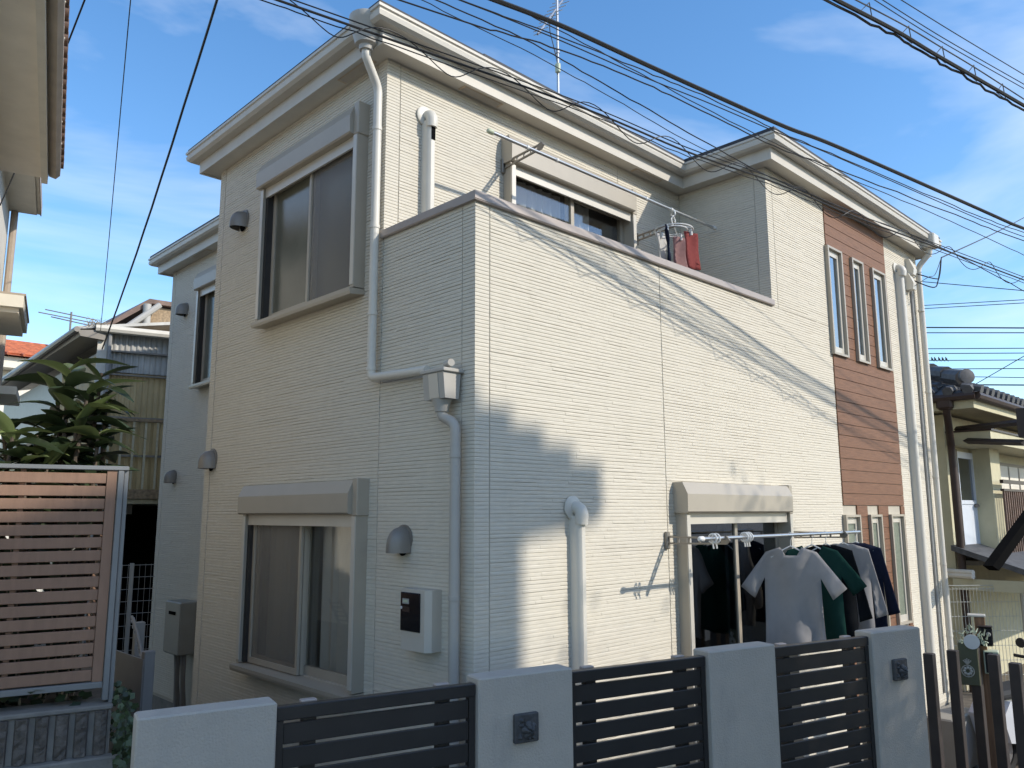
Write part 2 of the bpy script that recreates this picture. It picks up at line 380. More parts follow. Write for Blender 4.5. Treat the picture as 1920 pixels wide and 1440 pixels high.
MB().box(0.13, XE-.13, 2.9, 3.0, 0.02, ZF-.3).build('inner_wall', 'interior', house)
MB().box(0.13, XE-.13, 3.0, 3.1, ZF, ZW).build('inner_wall', 'interior', house)
MB().box(1.07, XE-.14, YS, YE-.14, 2.5, 2.6).build('upper_floor', 'interior', house)
# siding panels (each board between two joints)
brown = (4.725, 6.265, 0, 9)
cw = 0.105
siding(F0, 0, cw, ZB, ZC, plain=True, ml=True)
siding(F0, cw+.009, 1.822, ZB, ZC)
siding(F0, 1.831, 4.722, ZB, ZC, [W4])
siding(F0, XP, XP+cw, ZC, ZW, plain=True, ml=True)
siding(F0, XP+cw+.008, 4.722, ZC, ZW, slits)
siding(F0, 6.268, XE-cw-.009, ZB, ZW)
siding(F0, XE-cw, XE, ZB, ZW, plain=True)
siding(FX0, -cw, 0, ZB, ZC, plain=True, mr=True)
siding(FX0, -YB+.009, -cw-.009, ZB, ZC)
siding(FX0, -YS+cw+.009, -YB, ZB, ZC, [W2, W1])
siding(FX0, -YB-cw, -YB, ZC, ZW, plain=True, mr=True)
siding(FX0, -YS+cw+.009, -YB-cw-.009, ZC, ZW, [W1])
siding(FX0, -YS, -YS+cw, ZB, ZW, plain=True)
siding(FYB, 0, cw, ZF, ZW, plain=True, ml=True)
siding(FYB, cw+.009, 2.55, ZF, ZW, [W3])
siding(FYB, 2.559, XP-.012, ZF, ZW, [W3])
siding(FXP, -YB+.002, -cw-.009, ZF, ZW)
siding(FXP, -cw, 0, ZC, ZW, plain=True, mr=True)
siding(FX2, -YE, -YE+cw, ZB, ZW, plain=True)
siding(FX2, -YE+cw+.009, -YS, ZB, ZW, [W5])
# brown plank stripe
PH = 0.1137; z = ZB; k = 0
while z < ZW-.01:
    z1 = min(ZW, z+PH); segs = [(4.728, 6.262)]
    for a, b in SL:
        for (h0, h1) in (SU, SD):
            if z1 > h0+.004 and z < h1-.004:
                ns = []
                for p, q in segs:
                    if b <= p or a >= q: ns.append((p, q))
                    else:
                        if a-p > .01: ns.append((p, a))
                        if q-b > .01: ns.append((b, q))
                segs = ns
    for p, q in segs:
        MB(F0).cbox(p, q, -0.01, 0.014+random.uniform(-.001, .001), z+.0022, z1-.0022, 0.0015).build('plank', 'plank', house)
    z = z1
# foundation
MB().box(-0.004, XE+.004, -0.004, 0.12, 0, ZB-.03).build('foundation', 'concrete', house)
MB().box(-0.003, 0.12, 0.13, YS+.004, 0, ZB-.03).build('foundation', 'concrete', house)
MB().box(X2-.003, X2+.12, YS+.01, YE+.003, 0, ZB-.03).build('foundation', 'concrete', house)
# parapet coping
MB(F0).prism([(-.17, ZC), (-.17, ZC+.05), (.03, ZC+.055), (.03, ZC+.008), (.024, ZC)], 0, -.03, XP-.001).build('parapet_cap', 'cap', house)
MB(FX0).prism([(-.17, ZC+.001), (-.17, ZC+.049), (.029, ZC+.0535), (.029, ZC+.008), (.023, ZC+.001)], 0, -YB-.001, .026).build('parapet_cap', 'cap', house)
MB().box(.001, .13, .13, YB-.002, ZF, ZC).build('parapet', 'siding_joint', house)

# eaves -------------------------------------------------------------
PL = [(0, YB), (XP, YB), (XP, 0), (XE, 0), (XE, YE), (X2, YE), (X2, YS), (0, YS)]
def offs(o):
    n = len(PL); out = []
    for i in range(n):
        p0, p1, p2 = PL[i-1], PL[i], PL[(i+1) % n]
        d1 = (p1[0]-p0[0], p1[1]-p0[1]); d2 = (p2[0]-p1[0], p2[1]-p1[1])
        n1 = (math.copysign(1, d1[1]) if abs(d1[1]) > 1e-6 else 0, -math.copysign(1, d1[0]) if abs(d1[0]) > 1e-6 else 0)
        n2 = (math.copysign(1, d2[1]) if abs(d2[1]) > 1e-6 else 0, -math.copysign(1, d2[0]) if abs(d2[0]) > 1e-6 else 0)
        out.append((p1[0]+o*(n1[0]+n2[0]), p1[1]+o*(n1[1]+n2[1])))
    return out
def sweep(name, prof, m):
    rings = [offs(o) for o, _ in prof]
    for i in range(len(PL)):
        j = (i+1) % len(PL); mb = MB(); A = [mb.p(*rings[k][i], prof[k][1]) for k in range(len(prof))]; B = [mb.p(*rings[k][j], prof[k][1]) for k in range(len(prof))]
        n = len(prof)
        for k in range(n): mb.f.append([A[k], A[(k+1) % n], B[(k+1) % n], B[k]])
        mb.f.append(A[:]); mb.f.append(B[:]); mb.build(name, m, house)
sweep('soffit', [(-.02, ZW+.002), (.125, ZW+.002), (.125, ZW+.02), (-.02, ZW+.02)], 'trim_white')
sweep('fascia', [(.126, ZW-.012), (.150, ZW-.012), (.150, ZW+.135), (.126, ZW+.135)], 'trim_white')
sweep('gutter', [(.152, ZW+.100), (.215, ZW+.100), (.240, ZW+.118), (.246, ZW+.150), (.238, ZW+.154), (.238, ZW+.172), (.250, ZW+.176), (.250, ZW+.196), (.238, ZW+.196), (.228, ZW+.125), (.212, ZW+.112), (.152, ZW+.112)], 'trim_white')
def hip(x0, x1, y0, y1, z, pitch=0.38):
    mb = MB(); w = min(x1-x0, y1-y0)/2; h = w*pitch
    if x1-x0 >= y1-y0: r0, r1 = (x0+w, (y0+y1)/2), (x1-w, (y0+y1)/2)
    else: r0, r1 = ((x0+x1)/2, y0+w), ((x0+x1)/2, y1-w)
    a = [mb.p(x0, y0, z), mb.p(x1, y0, z), mb.p(x1, y1, z), mb.p(x0, y1, z)]; c = [mb.p(x0, y0, z-.03), mb.p(x1, y0, z-.03), mb.p(x1, y1, z-.03), mb.p(x0, y1, z-.03)]
    r = [mb.p(*r0, z+h), mb.p(*r1, z+h)]
    if x1-x0 >= y1-y0: mb.f += [[a[0], a[1], r[1], r[0]], [a[1], a[2], r[1]], [a[2], a[3], r[0], r[1]], [a[3], a[0], r[0]]]
    else: mb.f += [[a[0], a[1], r[0]], [a[1], a[2], r[1], r[0]], [a[2], a[3], r[1]], [a[3], a[0], r[0], r[1]]]
    mb.f.append(c)
    for k in range(4): mb.f.append([a[k], a[(k+1) % 4], c[(k+1) % 4], c[k]])
    mb.build('roof', 'roof_dark', house)
e = .235
hip(X2-e, XE+e, YB-e, YE+e, ZW+.231); hip(-e, 4.4, YB-e+.003, YS+e, ZW+.226); hip(XP-e, XE+e-.003, -e, 4.4, ZW+.236)
# soffit vents
for T, s0, s1 in ((FX0, -1.42, -1.02), (FYB, .62, 1.02), (FYB, 2.72, 3.12), (F0, 5.6, 6.0), (FX2, -6.2, -5.8)):
    vo = MB(T).box(s0, s1, .03, .10, ZW-.002, ZW+.0015).build('soffit_vent', 'ln_beige', house)
    for q in range(7): MB(T).box(s0+.02, s1-.02, .036+q*.009, .040+q*.009, ZW-.006, ZW-.002).build('slat', 'trim_white', vo)

# windows -----------------------------------------------------------
def curtain(T, s0, s1, z0, z1, d, parent, m='curtain', amp=0.018, freq=60):
    mb = MB(T); n = int((s1-s0)*70); ph = random.random()*6
    idx = []
    for i in range(n+1):
        s = s0+(s1-s0)*i/n; w = amp*(math.sin(s*freq+ph)+.5*math.sin(s*freq*1.73+1))
        idx.append((mb.p(s, d+w, z0), mb.p(s, d+w*.6, z1)))
    for a, b in zip(idx, idx[1:]): mb.f.append([a[0], b[0], b[1], a[1]])
    return mb.build('curtain', m, parent, smooth=True, recalc=False)
def window(T, W, head, label, box=True, gl=('glass_clear', 'glass_clear'), sill=True, screen=None, bx=(0, 0), curt=(), fr='alu', ledge=.12):
    s0, s1, z0, z1 = W
    D = .092
    f = MB(T)
    f.box(s0-.002, s0+.035, -.06, D, z0, head).box(s1-.045, s1+.002, -.06, D, z0, head)
    f.box(s0+.035, s1-.045, -.06, .02, z1-.05, z1)
    fo = f.build('window', fr, house); fo['label'] = label
    for a, b in ((s0, s0+.05), (s1-.05, s1)): MB(T).box(a+.004, b-.004, D, D+.006, z0+.02, head-.02).build('guide_rail', 'alu_light', fo)
    MB(T).prism([(-.06, z0-.035), (ledge, z0-.055), (ledge+.006, z0-.035), (ledge+.006, z0-.012), (-.06, z0-.002)], 0, s0-.005, s1+.005).build('sill', fr, fo)
    # rolled shutter in its box
    if box:
        zt = head+.215
        MB(T).prism([(0, head-.004), (.118, head-.004), (.128, head+.006), (.130, head+.13), (.088, zt), (0, zt)], 0, s0-.025, s1-.048).build('shutter_box', fr, fo)
        MB(T).cbox(s1-.047, s1+.012, 0, .098, head-.015, zt+.010, .004).build('end_plate', fr, fo)
        MB(T).box(s0+.037, s1-.047, .055, .072, head-.085, head-.005).build('shutter_slat', 'alu_light', fo)
    MB(T).box(s0+.0355, s0+.075, -.05, .066, z0+.001, z1-.051).build('jamb_lining', 'reveal_dark', fo)  # near-black strips along the left jamb and head of the opening
    MB(T).box(s0+.076, s1-.046, -.05, .05, z1-.075, z1-.051).build('head_lining', 'reveal_dark', fo)
    m = (s0+s1)/2
    for q, (a, b, d) in enumerate(((s0+.076, m+.025, -.012), (m-.025, s1-.046, -.047))):
        if q == 0 and screen == 'left': pass
        sh = MB(T)
        sh.box(a, a+.04, d, d+.028, z0, z1-.076).box(b-.04, b, d, d+.028, z0, z1-.076).box(a+.04, b-.04, d+.001, d+.027, z0, z0+.06).box(a+.04, b-.04, d+.001, d+.027, z1-.11, z1-.076)
        so_ = sh.build('sash', fr if q == 0 else 'alu', fo)
        MB(T).box(a+.04, b-.04, d+.010, d+.016, z0+.06, z1-.11).build('pane', gl[q], fo)
    if screen is not None:
        a, b = (s0+.078, m+.02) if screen == 'left' else (m-.02, s1-.05)
        MB(T).box(a, b, .026, .028, z0+.02, z1-.08).build('insect_screen', 'insect_screen', fo)
        g = MB(T); g.box(a-.001, a+.028, .022, .04, z0, z1-.077).box(b-.028, b+.002, .022, .04, z0, z1-.077).box(a+.028, b-.028, .023, .039, z0, z0+.04).box(a+.028, b-.028, .023, .039, z1-.105, z1-.077)
        g.build('screen_frame', 'alu', fo)
    for (a, b, m_) in curt: curtain(T, a, b, z0+.02, z1-.08, -.105, fo, m_)
    return fo
window(FX0, W1, 5.245, 'wide upper window with frosted glass and raised roller shutter', gl=('frosted', 'frosted'), screen='right')
window(FX0, W2, 2.60, 'lower window with insect screen, white curtains and raised roller shutter', screen='left', curt=((-2.5, -1.95, 'curtain'), (-1.75, -1.08, 'curtain')), ledge=.135)
window(FYB, W3, 5.30, 'balcony window with lace curtains and raised roller shutter', curt=((1.15, 1.9, 'lace'), (1.95, 2.25, 'lace')))
window(F0, W4, 2.60, 'tall sliding window with dark glass behind the fence', gl=('glass_dark', 'glass_dark'), curt=((2.75, 3.1, 'curtain'),))
window(FX2, W5, 5.28, 'upper window with roller shutter in the set-back wall', gl=('frosted', 'frosted'))
for i, (a, b) in enumerate(SL):
    for (c, d) in (SU, SD):
        g = MB(F0); D = .045
        g.box(a-.004, a+.022, -.06, D, c, d).box(b-.022, b+.004, -.06, D, c, d).box(a+.022, b-.022, -.06, D-.001, c, c+.022).box(a+.022, b-.022, -.06, D-.001, d-.022, d)
        fo = g.build('slit_window', 'alu', house)
        sh = MB(F0); w = .04
        sh.box(a+.023, a+.023+w*.6, -.02, .012, c+.023, d-.023).box(b-.023-w, b-.023, -.02, .012, c+.023, d-.023).box(a+.05, b-.065, -.019, .011, c+.023, c+.09).box(a+.05, b-.065, -.019, .011, d-.085, d-.023)
        sh.build('sash', 'alu_light', fo)
        MB(F0).box(a+.045, b-.06, -.006, .0, c+.09, d-.085).build('pane', 'glass_slit' if c > 4 else 'frosted_green', fo)
        if c > 4: MB(F0).box(a+.03, b-.03, -.4, -.38, c, d).build('blind', 'interior', fo)

# pipes --------------------------------------------------------------
def clamp(T, s, d, z, r, parent): MB(T).box(s-r-.008, s+r+.008, -.0, d+.004, z-.012, z+.012).build('pipe_bracket', 'pipe_white', parent)
# left downpipe from the corner collector
dp = MB().tube(arc([(-.20, YB-.03, 5.73), (-.20, YB-.03, 5.66), (-.06, YB+.02, 5.50), (-.06, YB+.02, 3.47), (-.06, .36, 3.445)], .05), .0295, 14).build('downpipe', 'pipe_white', house, smooth=True)
for z_ in (5.2, 4.5, 3.9, 3.53): MB().tube([(-.06, YB+.02, z_-.012), (-.06, YB+.02, z_+.012)], .0335, 14).build('pipe_clamp', 'pipe_white', dp, smooth=True)
MB().lathe((-.20, YB-.03, 5.70), [(0, .045), (.03, .05), (.04, .075), (.19, .115), (.20, .12), (.235, .12)], n=18).build('gutter_collector', 'pipe_grey', house, smooth=True)
hp = MB().prism([(-.150, 3.395), (-.02, 3.395), (-.035, 3.245), (-.135, 3.245)], 1, .10, .29).build('rain_hopper', 'pipe_grey', house)
MB().cbox(-.160, -.005, .085, .305, 3.396, 3.418, .004).build('hopper_rim', 'pipe_grey', hp)
MB().prism([(-.1535, 3.39), (-.151, 3.39), (-.1365, 3.25), (-.139, 3.25)], 1, .15, .235).build('hopper_plate', 'alu_light', hp)
MB().tube(arc([(-.08, .16, 3.41), (-.08, .16, 3.45), (-.10, .09, 3.45)], .03), .022, 10).build('overflow_pipe', 'pipe_grey', hp, smooth=True)
MB().lathe((-.085, .19, 3.175), [(0, .04), (.03, .045), (.07, .06)], n=14).build('hopper_outlet', 'pipe_grey', hp, smooth=True)
d2 = MB().tube(arc([(-.085, .19, 3.20), (-.085, .19, 3.15), (-.07, .085, 3.10), (-.07, .085, 0.3)], .05), .030, 14).build('downpipe', 'pipe_grey', house, smooth=True)
for z_ in (2.92, 2.14, 1.4): MB().tube([(-.07, .085, z_-.012), (-.07, .085, z_+.012)], .034, 14).build('pipe_clamp', 'pipe_grey', d2, smooth=True)
# right end collector and downpipe
MB().cbox(7.10, 7.28, -.30, -.12, 5.76, 5.93, .012).build('gutter_collector', 'pipe_white', house)
d3 = MB().tube(arc([(7.19, -.21, 5.77), (7.19, -.21, 5.70), (7.17, -.07, 5.55), (7.14, -.07, 0.25)], .06), .033, 14).build('downpipe', 'pipe_white', house, smooth=True)
for z_ in (5.0, 4.0, 3.0, 2.0, 1.2): MB().tube([(7.146, -.07, z_-.012), (7.146, -.07, z_+.012)], .037, 14).build('pipe_clamp', 'pipe_white', d3, smooth=True)
# air-conditioner ducts: D-shaped covers with an elbow cap on a wall rosette
def duct(T, s, ztop, zbot, name='duct_cover', w=.05, gap=False):
    prof = [(s-w, .0), (s-w, .05), (s-w*.8, .075), (s-w*.4, .088), (s+w*.4, .088), (s+w*.8, .075), (s+w, .05), (s+w, .0)]
    d = MB(T).prism(prof, 2, zbot, ztop-.05).build(name, 'pipe_white', house, smooth=True)
    pts = [(s, .0, ztop), (s, .03, ztop)]+[(s, .03+.045*math.sin(t), ztop-.045+.045*math.cos(t)) for t in (.4, .8, 1.2, 1.57)]+[(s, .07, ztop-.10)]
    MB(T).tube(pts, [w*1.12]*5+[w*1.18, w*1.1], 14).build('elbow_cap', 'pipe_white', d, smooth=True)
    q = T(s-.015, .010, ztop+.0); n_ = (T(0, 1, 0)-T(0, 0, 0))
    MB().lathe(q, [(0, .074), (.010, .074), (.016, .06)], axis=n_, n=20).build('wall_rosette', 'pipe_white', d, smooth=True)
    return d
duct(F0, .82, 2.63, .5, w=.037)
dU = duct(FYB, .34, 5.42, 3.5, w=.037)
MB(FYB).box(.325, .36, .0875, .090, 5.22, 5.32).build('open_slot', 'dark_void', dU)
dR = duct(F0, 6.60, 5.42, .5, w=.044)
# electric conduit and small terminal boxes on the right end
cu = MB(F0).tube([(7.02, .02, 5.35), (7.0, .018, 0.6)], .014, 8).build('conduit', 'plastic_grey', house, smooth=True)
for s_, z_ in ((6.98, 5.52), (6.93, 5.33)):
    MB(F0).prism([(0, z_-.11), (.09, z_-.11), (.10, z_-.04), (.05, z_+.09), (0, z_+.10)], 0, s_-.05, s_+.05).build('cable_entry_box', 'pipe_white', house)
# vent hoods
def hood(T, s, z, r=.075):
    mb = MB(T); rings = []; n = 12; N = 9
    for i in range(N+1):
        t_ = i/N; a = math.asin(t_); sc = max(.12, (1-t_**3.2)**.5)
        rings.append([mb.p(s+r*math.cos(t)*sc, .01+.125*math.sin(t)*sc, z-.085+.16*math.sin(a)) for t in [math.pi*q/n for q in range(n+1)]])
    for A, B in zip(rings, rings[1:]):
        for k in range(n): mb.f.append([A[k], A[k+1], B[k+1], B[k]])
    mb.f.append(rings[-1][:])
    o = mb.build('vent_hood', 'hood', house, smooth=True, recalc=False)
    MB().lathe(T(s, 0.008, z), [(0, r*1.18), (.008, r*1.18)], axis=T(0, 1, 0)-T(0, 0, 0), n=20).build('backplate', 'hood', o, smooth=True)
    MB().lathe(T(s, 0.016, z-.062), [(0, r*.6), (.006, r*.6)], axis=T(0, 1, 0)-T(0, 0, 0), n=16).build('grille', 'dark_void', o)
    return o
hood(FX0, -3.03, 5.13); hood(FX2, -6.55, 5.16, .07); hood(FX0, -3.40, 3.07, .075); hood(FX2, -6.58, 3.06, .06); hood(FX0, -.63, 2.45, .07)
# clothes-pole brackets (pierced arms)
def bracket(T, s, z, L, tilt=0.0):
    base = MB(T).cbox(s-.022, s+.022, .0, .03, z-.06, z+.06, .006).build('clothes_bracket', 'bracket', house)
    mb = MB(T); n = 5
    zt = lambda d: z+.03+tilt*d; zb = lambda d: z-.028+tilt*d+.01*d/L
    th = .007
    mb.prism([(.03, zt(.03)-.012), (.03, zt(.03)), (L, zt(L)), (L, zt(L)-.012)], 0, s-th, s+th)
    mb.prism([(.03, zb(.03)), (.03, zb(.03)+.012), (L, zb(L)+.012), (L, zb(L))], 0, s-th, s+th)
    for i in range(n+1):
        d = .03+(L-.03)*i/n; w = .012 if i else .03
        mb.prism([(d-w, zb(d)+.011), (d-w, zt(d)-.011), (d+.0, zt(d)-.011), (d+.0, zb(d)+.011)], 0, s-th+.001, s+th-.001)
    mb.prism([(L-.005, zb(L)), (L-.005, zt(L)), (L+.03, zt(L)+.01), (L+.055, zt(L)-.02), (L+.03, zb(L))], 0, s-th+.0005, s+th-.0005)
    mb.build('bracket_arm', 'bracket', base)
bracket(F0, 1.80, 2.405, .46); bracket(FYB, 1.10, 5.28, .40, 0.05); bracket(FYB, 2.80, 5.10, .40, .05)
bracket(F0, 3.62, 2.405, .46)

# ================================================================== THINGS ON THE HOUSE
# clothes poles
pz = 2.43
po = thing('clothes_pole', (2.6, -.47, 2.405), 'steel clothes pole with white clips in front of the tall dark window', 'clothes pole')
MB().tube([(1.53, -.47, pz), (3.95, -.47, pz)], .013, 10).build('pole', 'steel', po, smooth=True)
MB().lathe((1.50, -.47, pz), [(0, .010), (.01, .018), (.045, .018), (.05, .014)], axis=(1, 0, 0), n=10).build('end_cap', 'plastic_white', po, smooth=True)
for q in (1.66, 1.70, 2.06, 2.09, 2.12):
    c = MB(); c.tube([(q, -.47+.03*math.cos(t), pz+.03*math.sin(t)) for t in [k*math.pi/6 for k in range(12)]], .006, 6)
    c.tube([(q, -.47, pz-.03), (q+.008, -.47, pz-.065)], .006, 6); c.build('clip', 'plastic_white', po, smooth=True)
p0 = onY(918, 246, .50); p1 = onY(1338, 427, .50)
zz = (p0.z+p1.z)/2
po = thing('clothes_pole', (1.9, .5, zz), 'long steel clothes pole across the balcony window', 'clothes pole')
MB().tube([tuple(p0), tuple(p1)], .013, 10).build('pole', 'steel', po, smooth=True)
dv = (p1-p0).normalized()
for q in (p0, p1): MB().lathe(q-dv*.02, [(0, .012), (.008, .018), (.05, .018)], axis=dv, n=10).build('end_cap', 'pale_green' if q is p0 else 'plastic_white', po, smooth=True)
for t in (.13, .24, .63, .76): MB().tube([tuple(p0+dv*((p1-p0).length*t-.01)), tuple(p0+dv*((p1-p0).length*t+.01))], .017, 10).build('joint_ring', 'plastic_white', po, smooth=True)

def garment(name, origin, ang, outline, thick, m, label, cat, group, fold=.02):
    """garment hanging from its top centre: outline polygon (x,z) filled with a grid, two wavy faces"""
    root = thing(name, origin, label, cat, group); ca, sa = math.cos(ang), math.sin(ang)
    def inside(x, z):
        c = False; n = len(outline)
        for i in range(n):
            x1, z1 = outline[i]; x2, z2 = outline[i-1]
            if (z1 > z) != (z2 > z) and x < (x2-x1)*(z-z1)/(z2-z1)+x1: c = not c
        return c
    bm = bmesh.new(); vs = [bm.verts.new((x, 0, z)) for x, z in outline]; f = bm.faces.new(vs); f.normal_update()
    bmesh.ops.triangulate(bm, faces=[f]); bmesh.ops.subdivide_edges(bm, edges=bm.edges[:], cuts=3, use_grid_fill=True)
    bmesh.ops.subdivide_edges(bm, edges=[e_ for e_ in bm.edges if e_.calc_length() > .05], cuts=1)
    ex = bmesh.ops.extrude_face_region(bm, geom=bm.faces[:])
    tv = [g for g in ex['geom'] if isinstance(g, bmesh.types.BMVert)]
    for v in tv: v.co.y += thick
    ph = random.random()*6
    for v in bm.verts:
        x, y, z_ = v.co; w = fold*(math.sin(x*24+ph+z_*1.5)*min(1.3, -z_*2.2+.15) + .6*math.sin(x*11+z_*9+ph) + .35*math.sin(x*47-z_*21))
        y += w; v.co = (x*ca-y*sa, x*sa+y*ca, z_)
    bmesh.ops.recalc_face_normals(bm, faces=bm.faces); me = bpy.data.meshes.new('fabric'); bm.to_mesh(me); bm.free()
    me.polygons.foreach_set('use_smooth', [True]*len(me.polygons))
    link('fabric', me, m, root)
    h = MB(lambda x, y, z_: Vector(origin)+Vector((x*ca-y*sa, x*sa+y*ca, z_)))
    w = max(abs(x) for x, z_ in outline if z_ > -.12)*.8
    h.tube([(-w, thick/2, -.075), (-w*.4, thick/2, -.02), (0, thick/2, .01), (w*.4, thick/2, -.02), (w, thick/2, -.075)], .006, 6)
    h.tube([(0, thick/2, .01), (0, thick/2, .05), (.02, thick/2, .085), (0, thick/2, .112), (-.022, thick/2, .09)], .0025, 6)
    h.build('hanger', 'plastic_white', root, smooth=True)
    return root
TEE = [(-.075, 0), (-.18, -.035), (-.37, -.29), (-.27, -.37), (-.195, -.22), (-.20, -.50), (-.21, -.72), (0, -.735), (.21, -.72), (.20, -.50), (.195, -.22), (.27, -.37), (.37, -.29), (.18, -.035), (.075, 0), (.04, -.06), (-.04, -.06)]
SHO = [(-.19, 0), (-.23, -.42), (-.03, -.44), (0, -.16), (.03, -.44), (.23, -.42), (.19, 0)]
LSL = [(-.07, 0), (-.19, -.04), (-.30, -.55), (-.21, -.58), (-.19, -.26), (-.20, -.72), (.20, -.72), (.19, -.26), (.21, -.58), (.30, -.55), (.19, -.04), (.07, 0)]
gz = pz-.09
def hang(px, m, outl, ang, lab, cat, th=.03, dy=0.0):
    p = onY(px, 1018, -.47)
    garment({'shorts': 'shorts', 't-shirt': 'tee_shirt', 'shirt': 'shirt'}[cat], (p.x, -.47+dy, gz), ang, outl, th, m, lab, cat, 'laundry on the lower pole')
hang(1482, 'cl_grey', TEE, R(-64), 'pale grey t-shirt spread wide on the lower clothes pole', 't-shirt')
hang(1522, 'cl_green', TEE, R(-68), 'dark green t-shirt hanging behind the pale grey one', 't-shirt')
hang(1548, 'cl_black', LSL, R(-72), 'black shirt between green t-shirt and grey long-sleeved shirt', 'shirt')
hang(1580, 'cl_grey', LSL, R(-70), 'grey long-sleeved shirt near the slit windows', 'shirt')
hang(1604, 'cl_navy', LSL, R(-72), 'dark navy shirt last on the lower clothes pole', 'shirt')
# round peg hanger with socks on the balcony
hc = onY(1262, 402, .50)
ph_ = thing('peg_hanger', (hc.x, hc.y, hc.z-.2), 'white round peg hanger hooked on the balcony pole', 'hanger')
mb = MB(); mb.tube([(hc.x+.012*math.cos(t), hc.y+.03*math.cos(t), hc.z+.03*math.sin(t)) for t in [k*math.pi/6 for k in range(9)]], .007, 6)
for sx in (-1, 1): mb.tube([(hc.x, hc.y, hc.z-.01), (hc.x+sx*.03, hc.y, hc.z-.05), (hc.x+sx*.012, hc.y, hc.z-.10)], .007, 6)
mb.build('hook', 'plastic_white', ph_, smooth=True)
rz = hc.z-.15
mb = MB()
for rr in (.17, .12): mb.tube([(hc.x+rr*math.cos(t), hc.y+rr*math.sin(t), rz) for t in [k*math.pi/12 for k in range(25)]], .006, 6)
for k in range(4): mb.tube([(hc.x, hc.y, hc.z-.10), (hc.x+.17*math.cos(k*math.pi/2+.4), hc.y+.17*math.sin(k*math.pi/2+.4), rz)], .004, 6)
mb.build('ring', 'plastic_white', ph_, smooth=True)
RAG = [(-.075, 0), (-.085, -.2), (-.07, -.34), (.08, -.34), (.085, -.18), (.075, 0)]
for dx, dy, m, lab in ((-.16, -.05, 'cl_navy', 'small navy cloth pegged on the round hanger'), (.10, -.12, 'cl_red', 'small red cloth pegged on the round hanger'), (.15, .02, 'cl_pink', 'small pink cloth pegged on the round hanger'), (-.03, .1, 'cl_white', 'small white cloth pegged on the round hanger')):
    bm_ = garment('cloth', (hc.x+dx, hc.y+dy, rz-.02), R(random.uniform(-25, 25)), RAG, .012, m, lab, 'laundry', 'laundry on the round hanger', .022)
    for c in list(bm_.children):
        if c.name.startswith('hanger'): bpy.data.objects.remove(c)
    MB().cbox(hc.x+dx-.008, hc.x+dx+.008, hc.y+dy-.004, hc.y+dy+.02, rz-.05, rz+.005, .002).build('peg', 'plastic_white', bm_)

# electricity meter box
mt = thing('electricity_meter', (-.05, .39, 1.83), 'white electricity meter box with black glossy window beside the grey downpipe', 'meter box')
MB(FX0).prism([(-.525, 0), (-.525, .095), (-.515, .105), (-.30, .105), (-.27, .075), (-.27, 0)], 2, 1.83, 2.17).build('case', 'meter_white', mt)
MB(FX0).cbox(-.518, -.335, .1045, .112, 1.935, 2.15, .003).build('window', 'meter_black', mt)
MB(FX0).box(-.497, -.435, .112, .1135, 2.085, 2.115).build('display', 'plastic_grey', mt)
MB(FX0).box(-.49, -.445, .1135, .1142, 2.093, 2.108).build('digits', 'pale_green', mt)
MB(FX0).box(-.497, -.43, .112, .1132, 2.04, 2.07).build('name_plate', 'brown_metal', mt)
MB().lathe(FX0(-.505, .112, 2.062), [(0, .008), (.004, .008)], axis=(-1, 0, 0), n=12).build('button', 'plastic_white', mt)
for q in range(3): MB(FX0).box(-.518, -.30, .1045, .107, 1.905+q*.008, 1.908+q*.008).build('ridge', 'meter_white', mt)
# water heater
wh = thing('water_heater', (.82, 5.83, 1.1), 'beige wall-hung gas water heater above pipes in the side passage', 'water heater')
MB().cbox(.70, .918, 5.62, 6.04, 1.08, 1.64, .012).build('case', 'heater', wh)
MB().box(.694, .70, 5.74, 5.92, 1.50, 1.535).build('exhaust_slot', 'dark_void', wh)
for k, y_ in enumerate((5.68, 5.76, 5.84, 5.93)): MB().tube(arc([(.80, y_, 1.09), (.80+.02*(k % 2), y_, .8), (.84, y_+.03, .5), (.84, y_+.03, .04)], .1), .017 if k % 2 else .024, 8).build('pipe', 'plastic_grey' if k % 2 else 'hood', wh, smooth=True)
# roof antenna
ap = onY(1047, 186, 2.6)
an = thing('roof_antenna', (ap.x, 2.6, 6.3), 'roof-top television antenna on a thin steel mast above the cream house', 'antenna')
at = onY(1047, -40, 2.6)
MB().tube([(ap.x, 2.6, 6.3), (ap.x, 2.6, at.z+.3)], .018, 8).build('mast', 'steel', an, smooth=True)
bz = onY(1047, 132, 2.6).z; cz = onY(1040, 20, 2.6).z
MB().cbox(ap.x-.06, ap.x-.01, 2.54, 2.60, bz-.06, bz+.06, .01).build('booster_box', 'pale_green', an)
MB().tube([(ap.x, 2.6, onY(1047, 98, 2.6).z-.02), (ap.x, 2.6, onY(1047, 98, 2.6).z+.02)], .026, 8).build('clamp', 'steel', an)
b0 = onY(1008, 64, 2.45); b1 = onY(1070, -20, 2.75)
bd = (b1-b0)
MB().tube([tuple(b0), tuple(b1)], .014, 6).build('boom', 'steel', an)
for k in range(12):
    q = b0+bd*(k/11.0); l = .09+.006*k; sd_ = bd.cross(Vector((0, 0, 1))).normalized()
    if k == 0: l = .05
    MB().tube([tuple(q-sd_*l), tuple(q+sd_*l)], .005, 5).build('element', 'steel', an)
MB().tube(arc([tuple(b0+bd*.55), (ap.x-.16, 2.6, cz-.25), (ap.x-.08, 2.6, bz+.3), (ap.x-.035, 2.57, bz+.05)], .15), .006, 6).build('lead', 'cable', an)

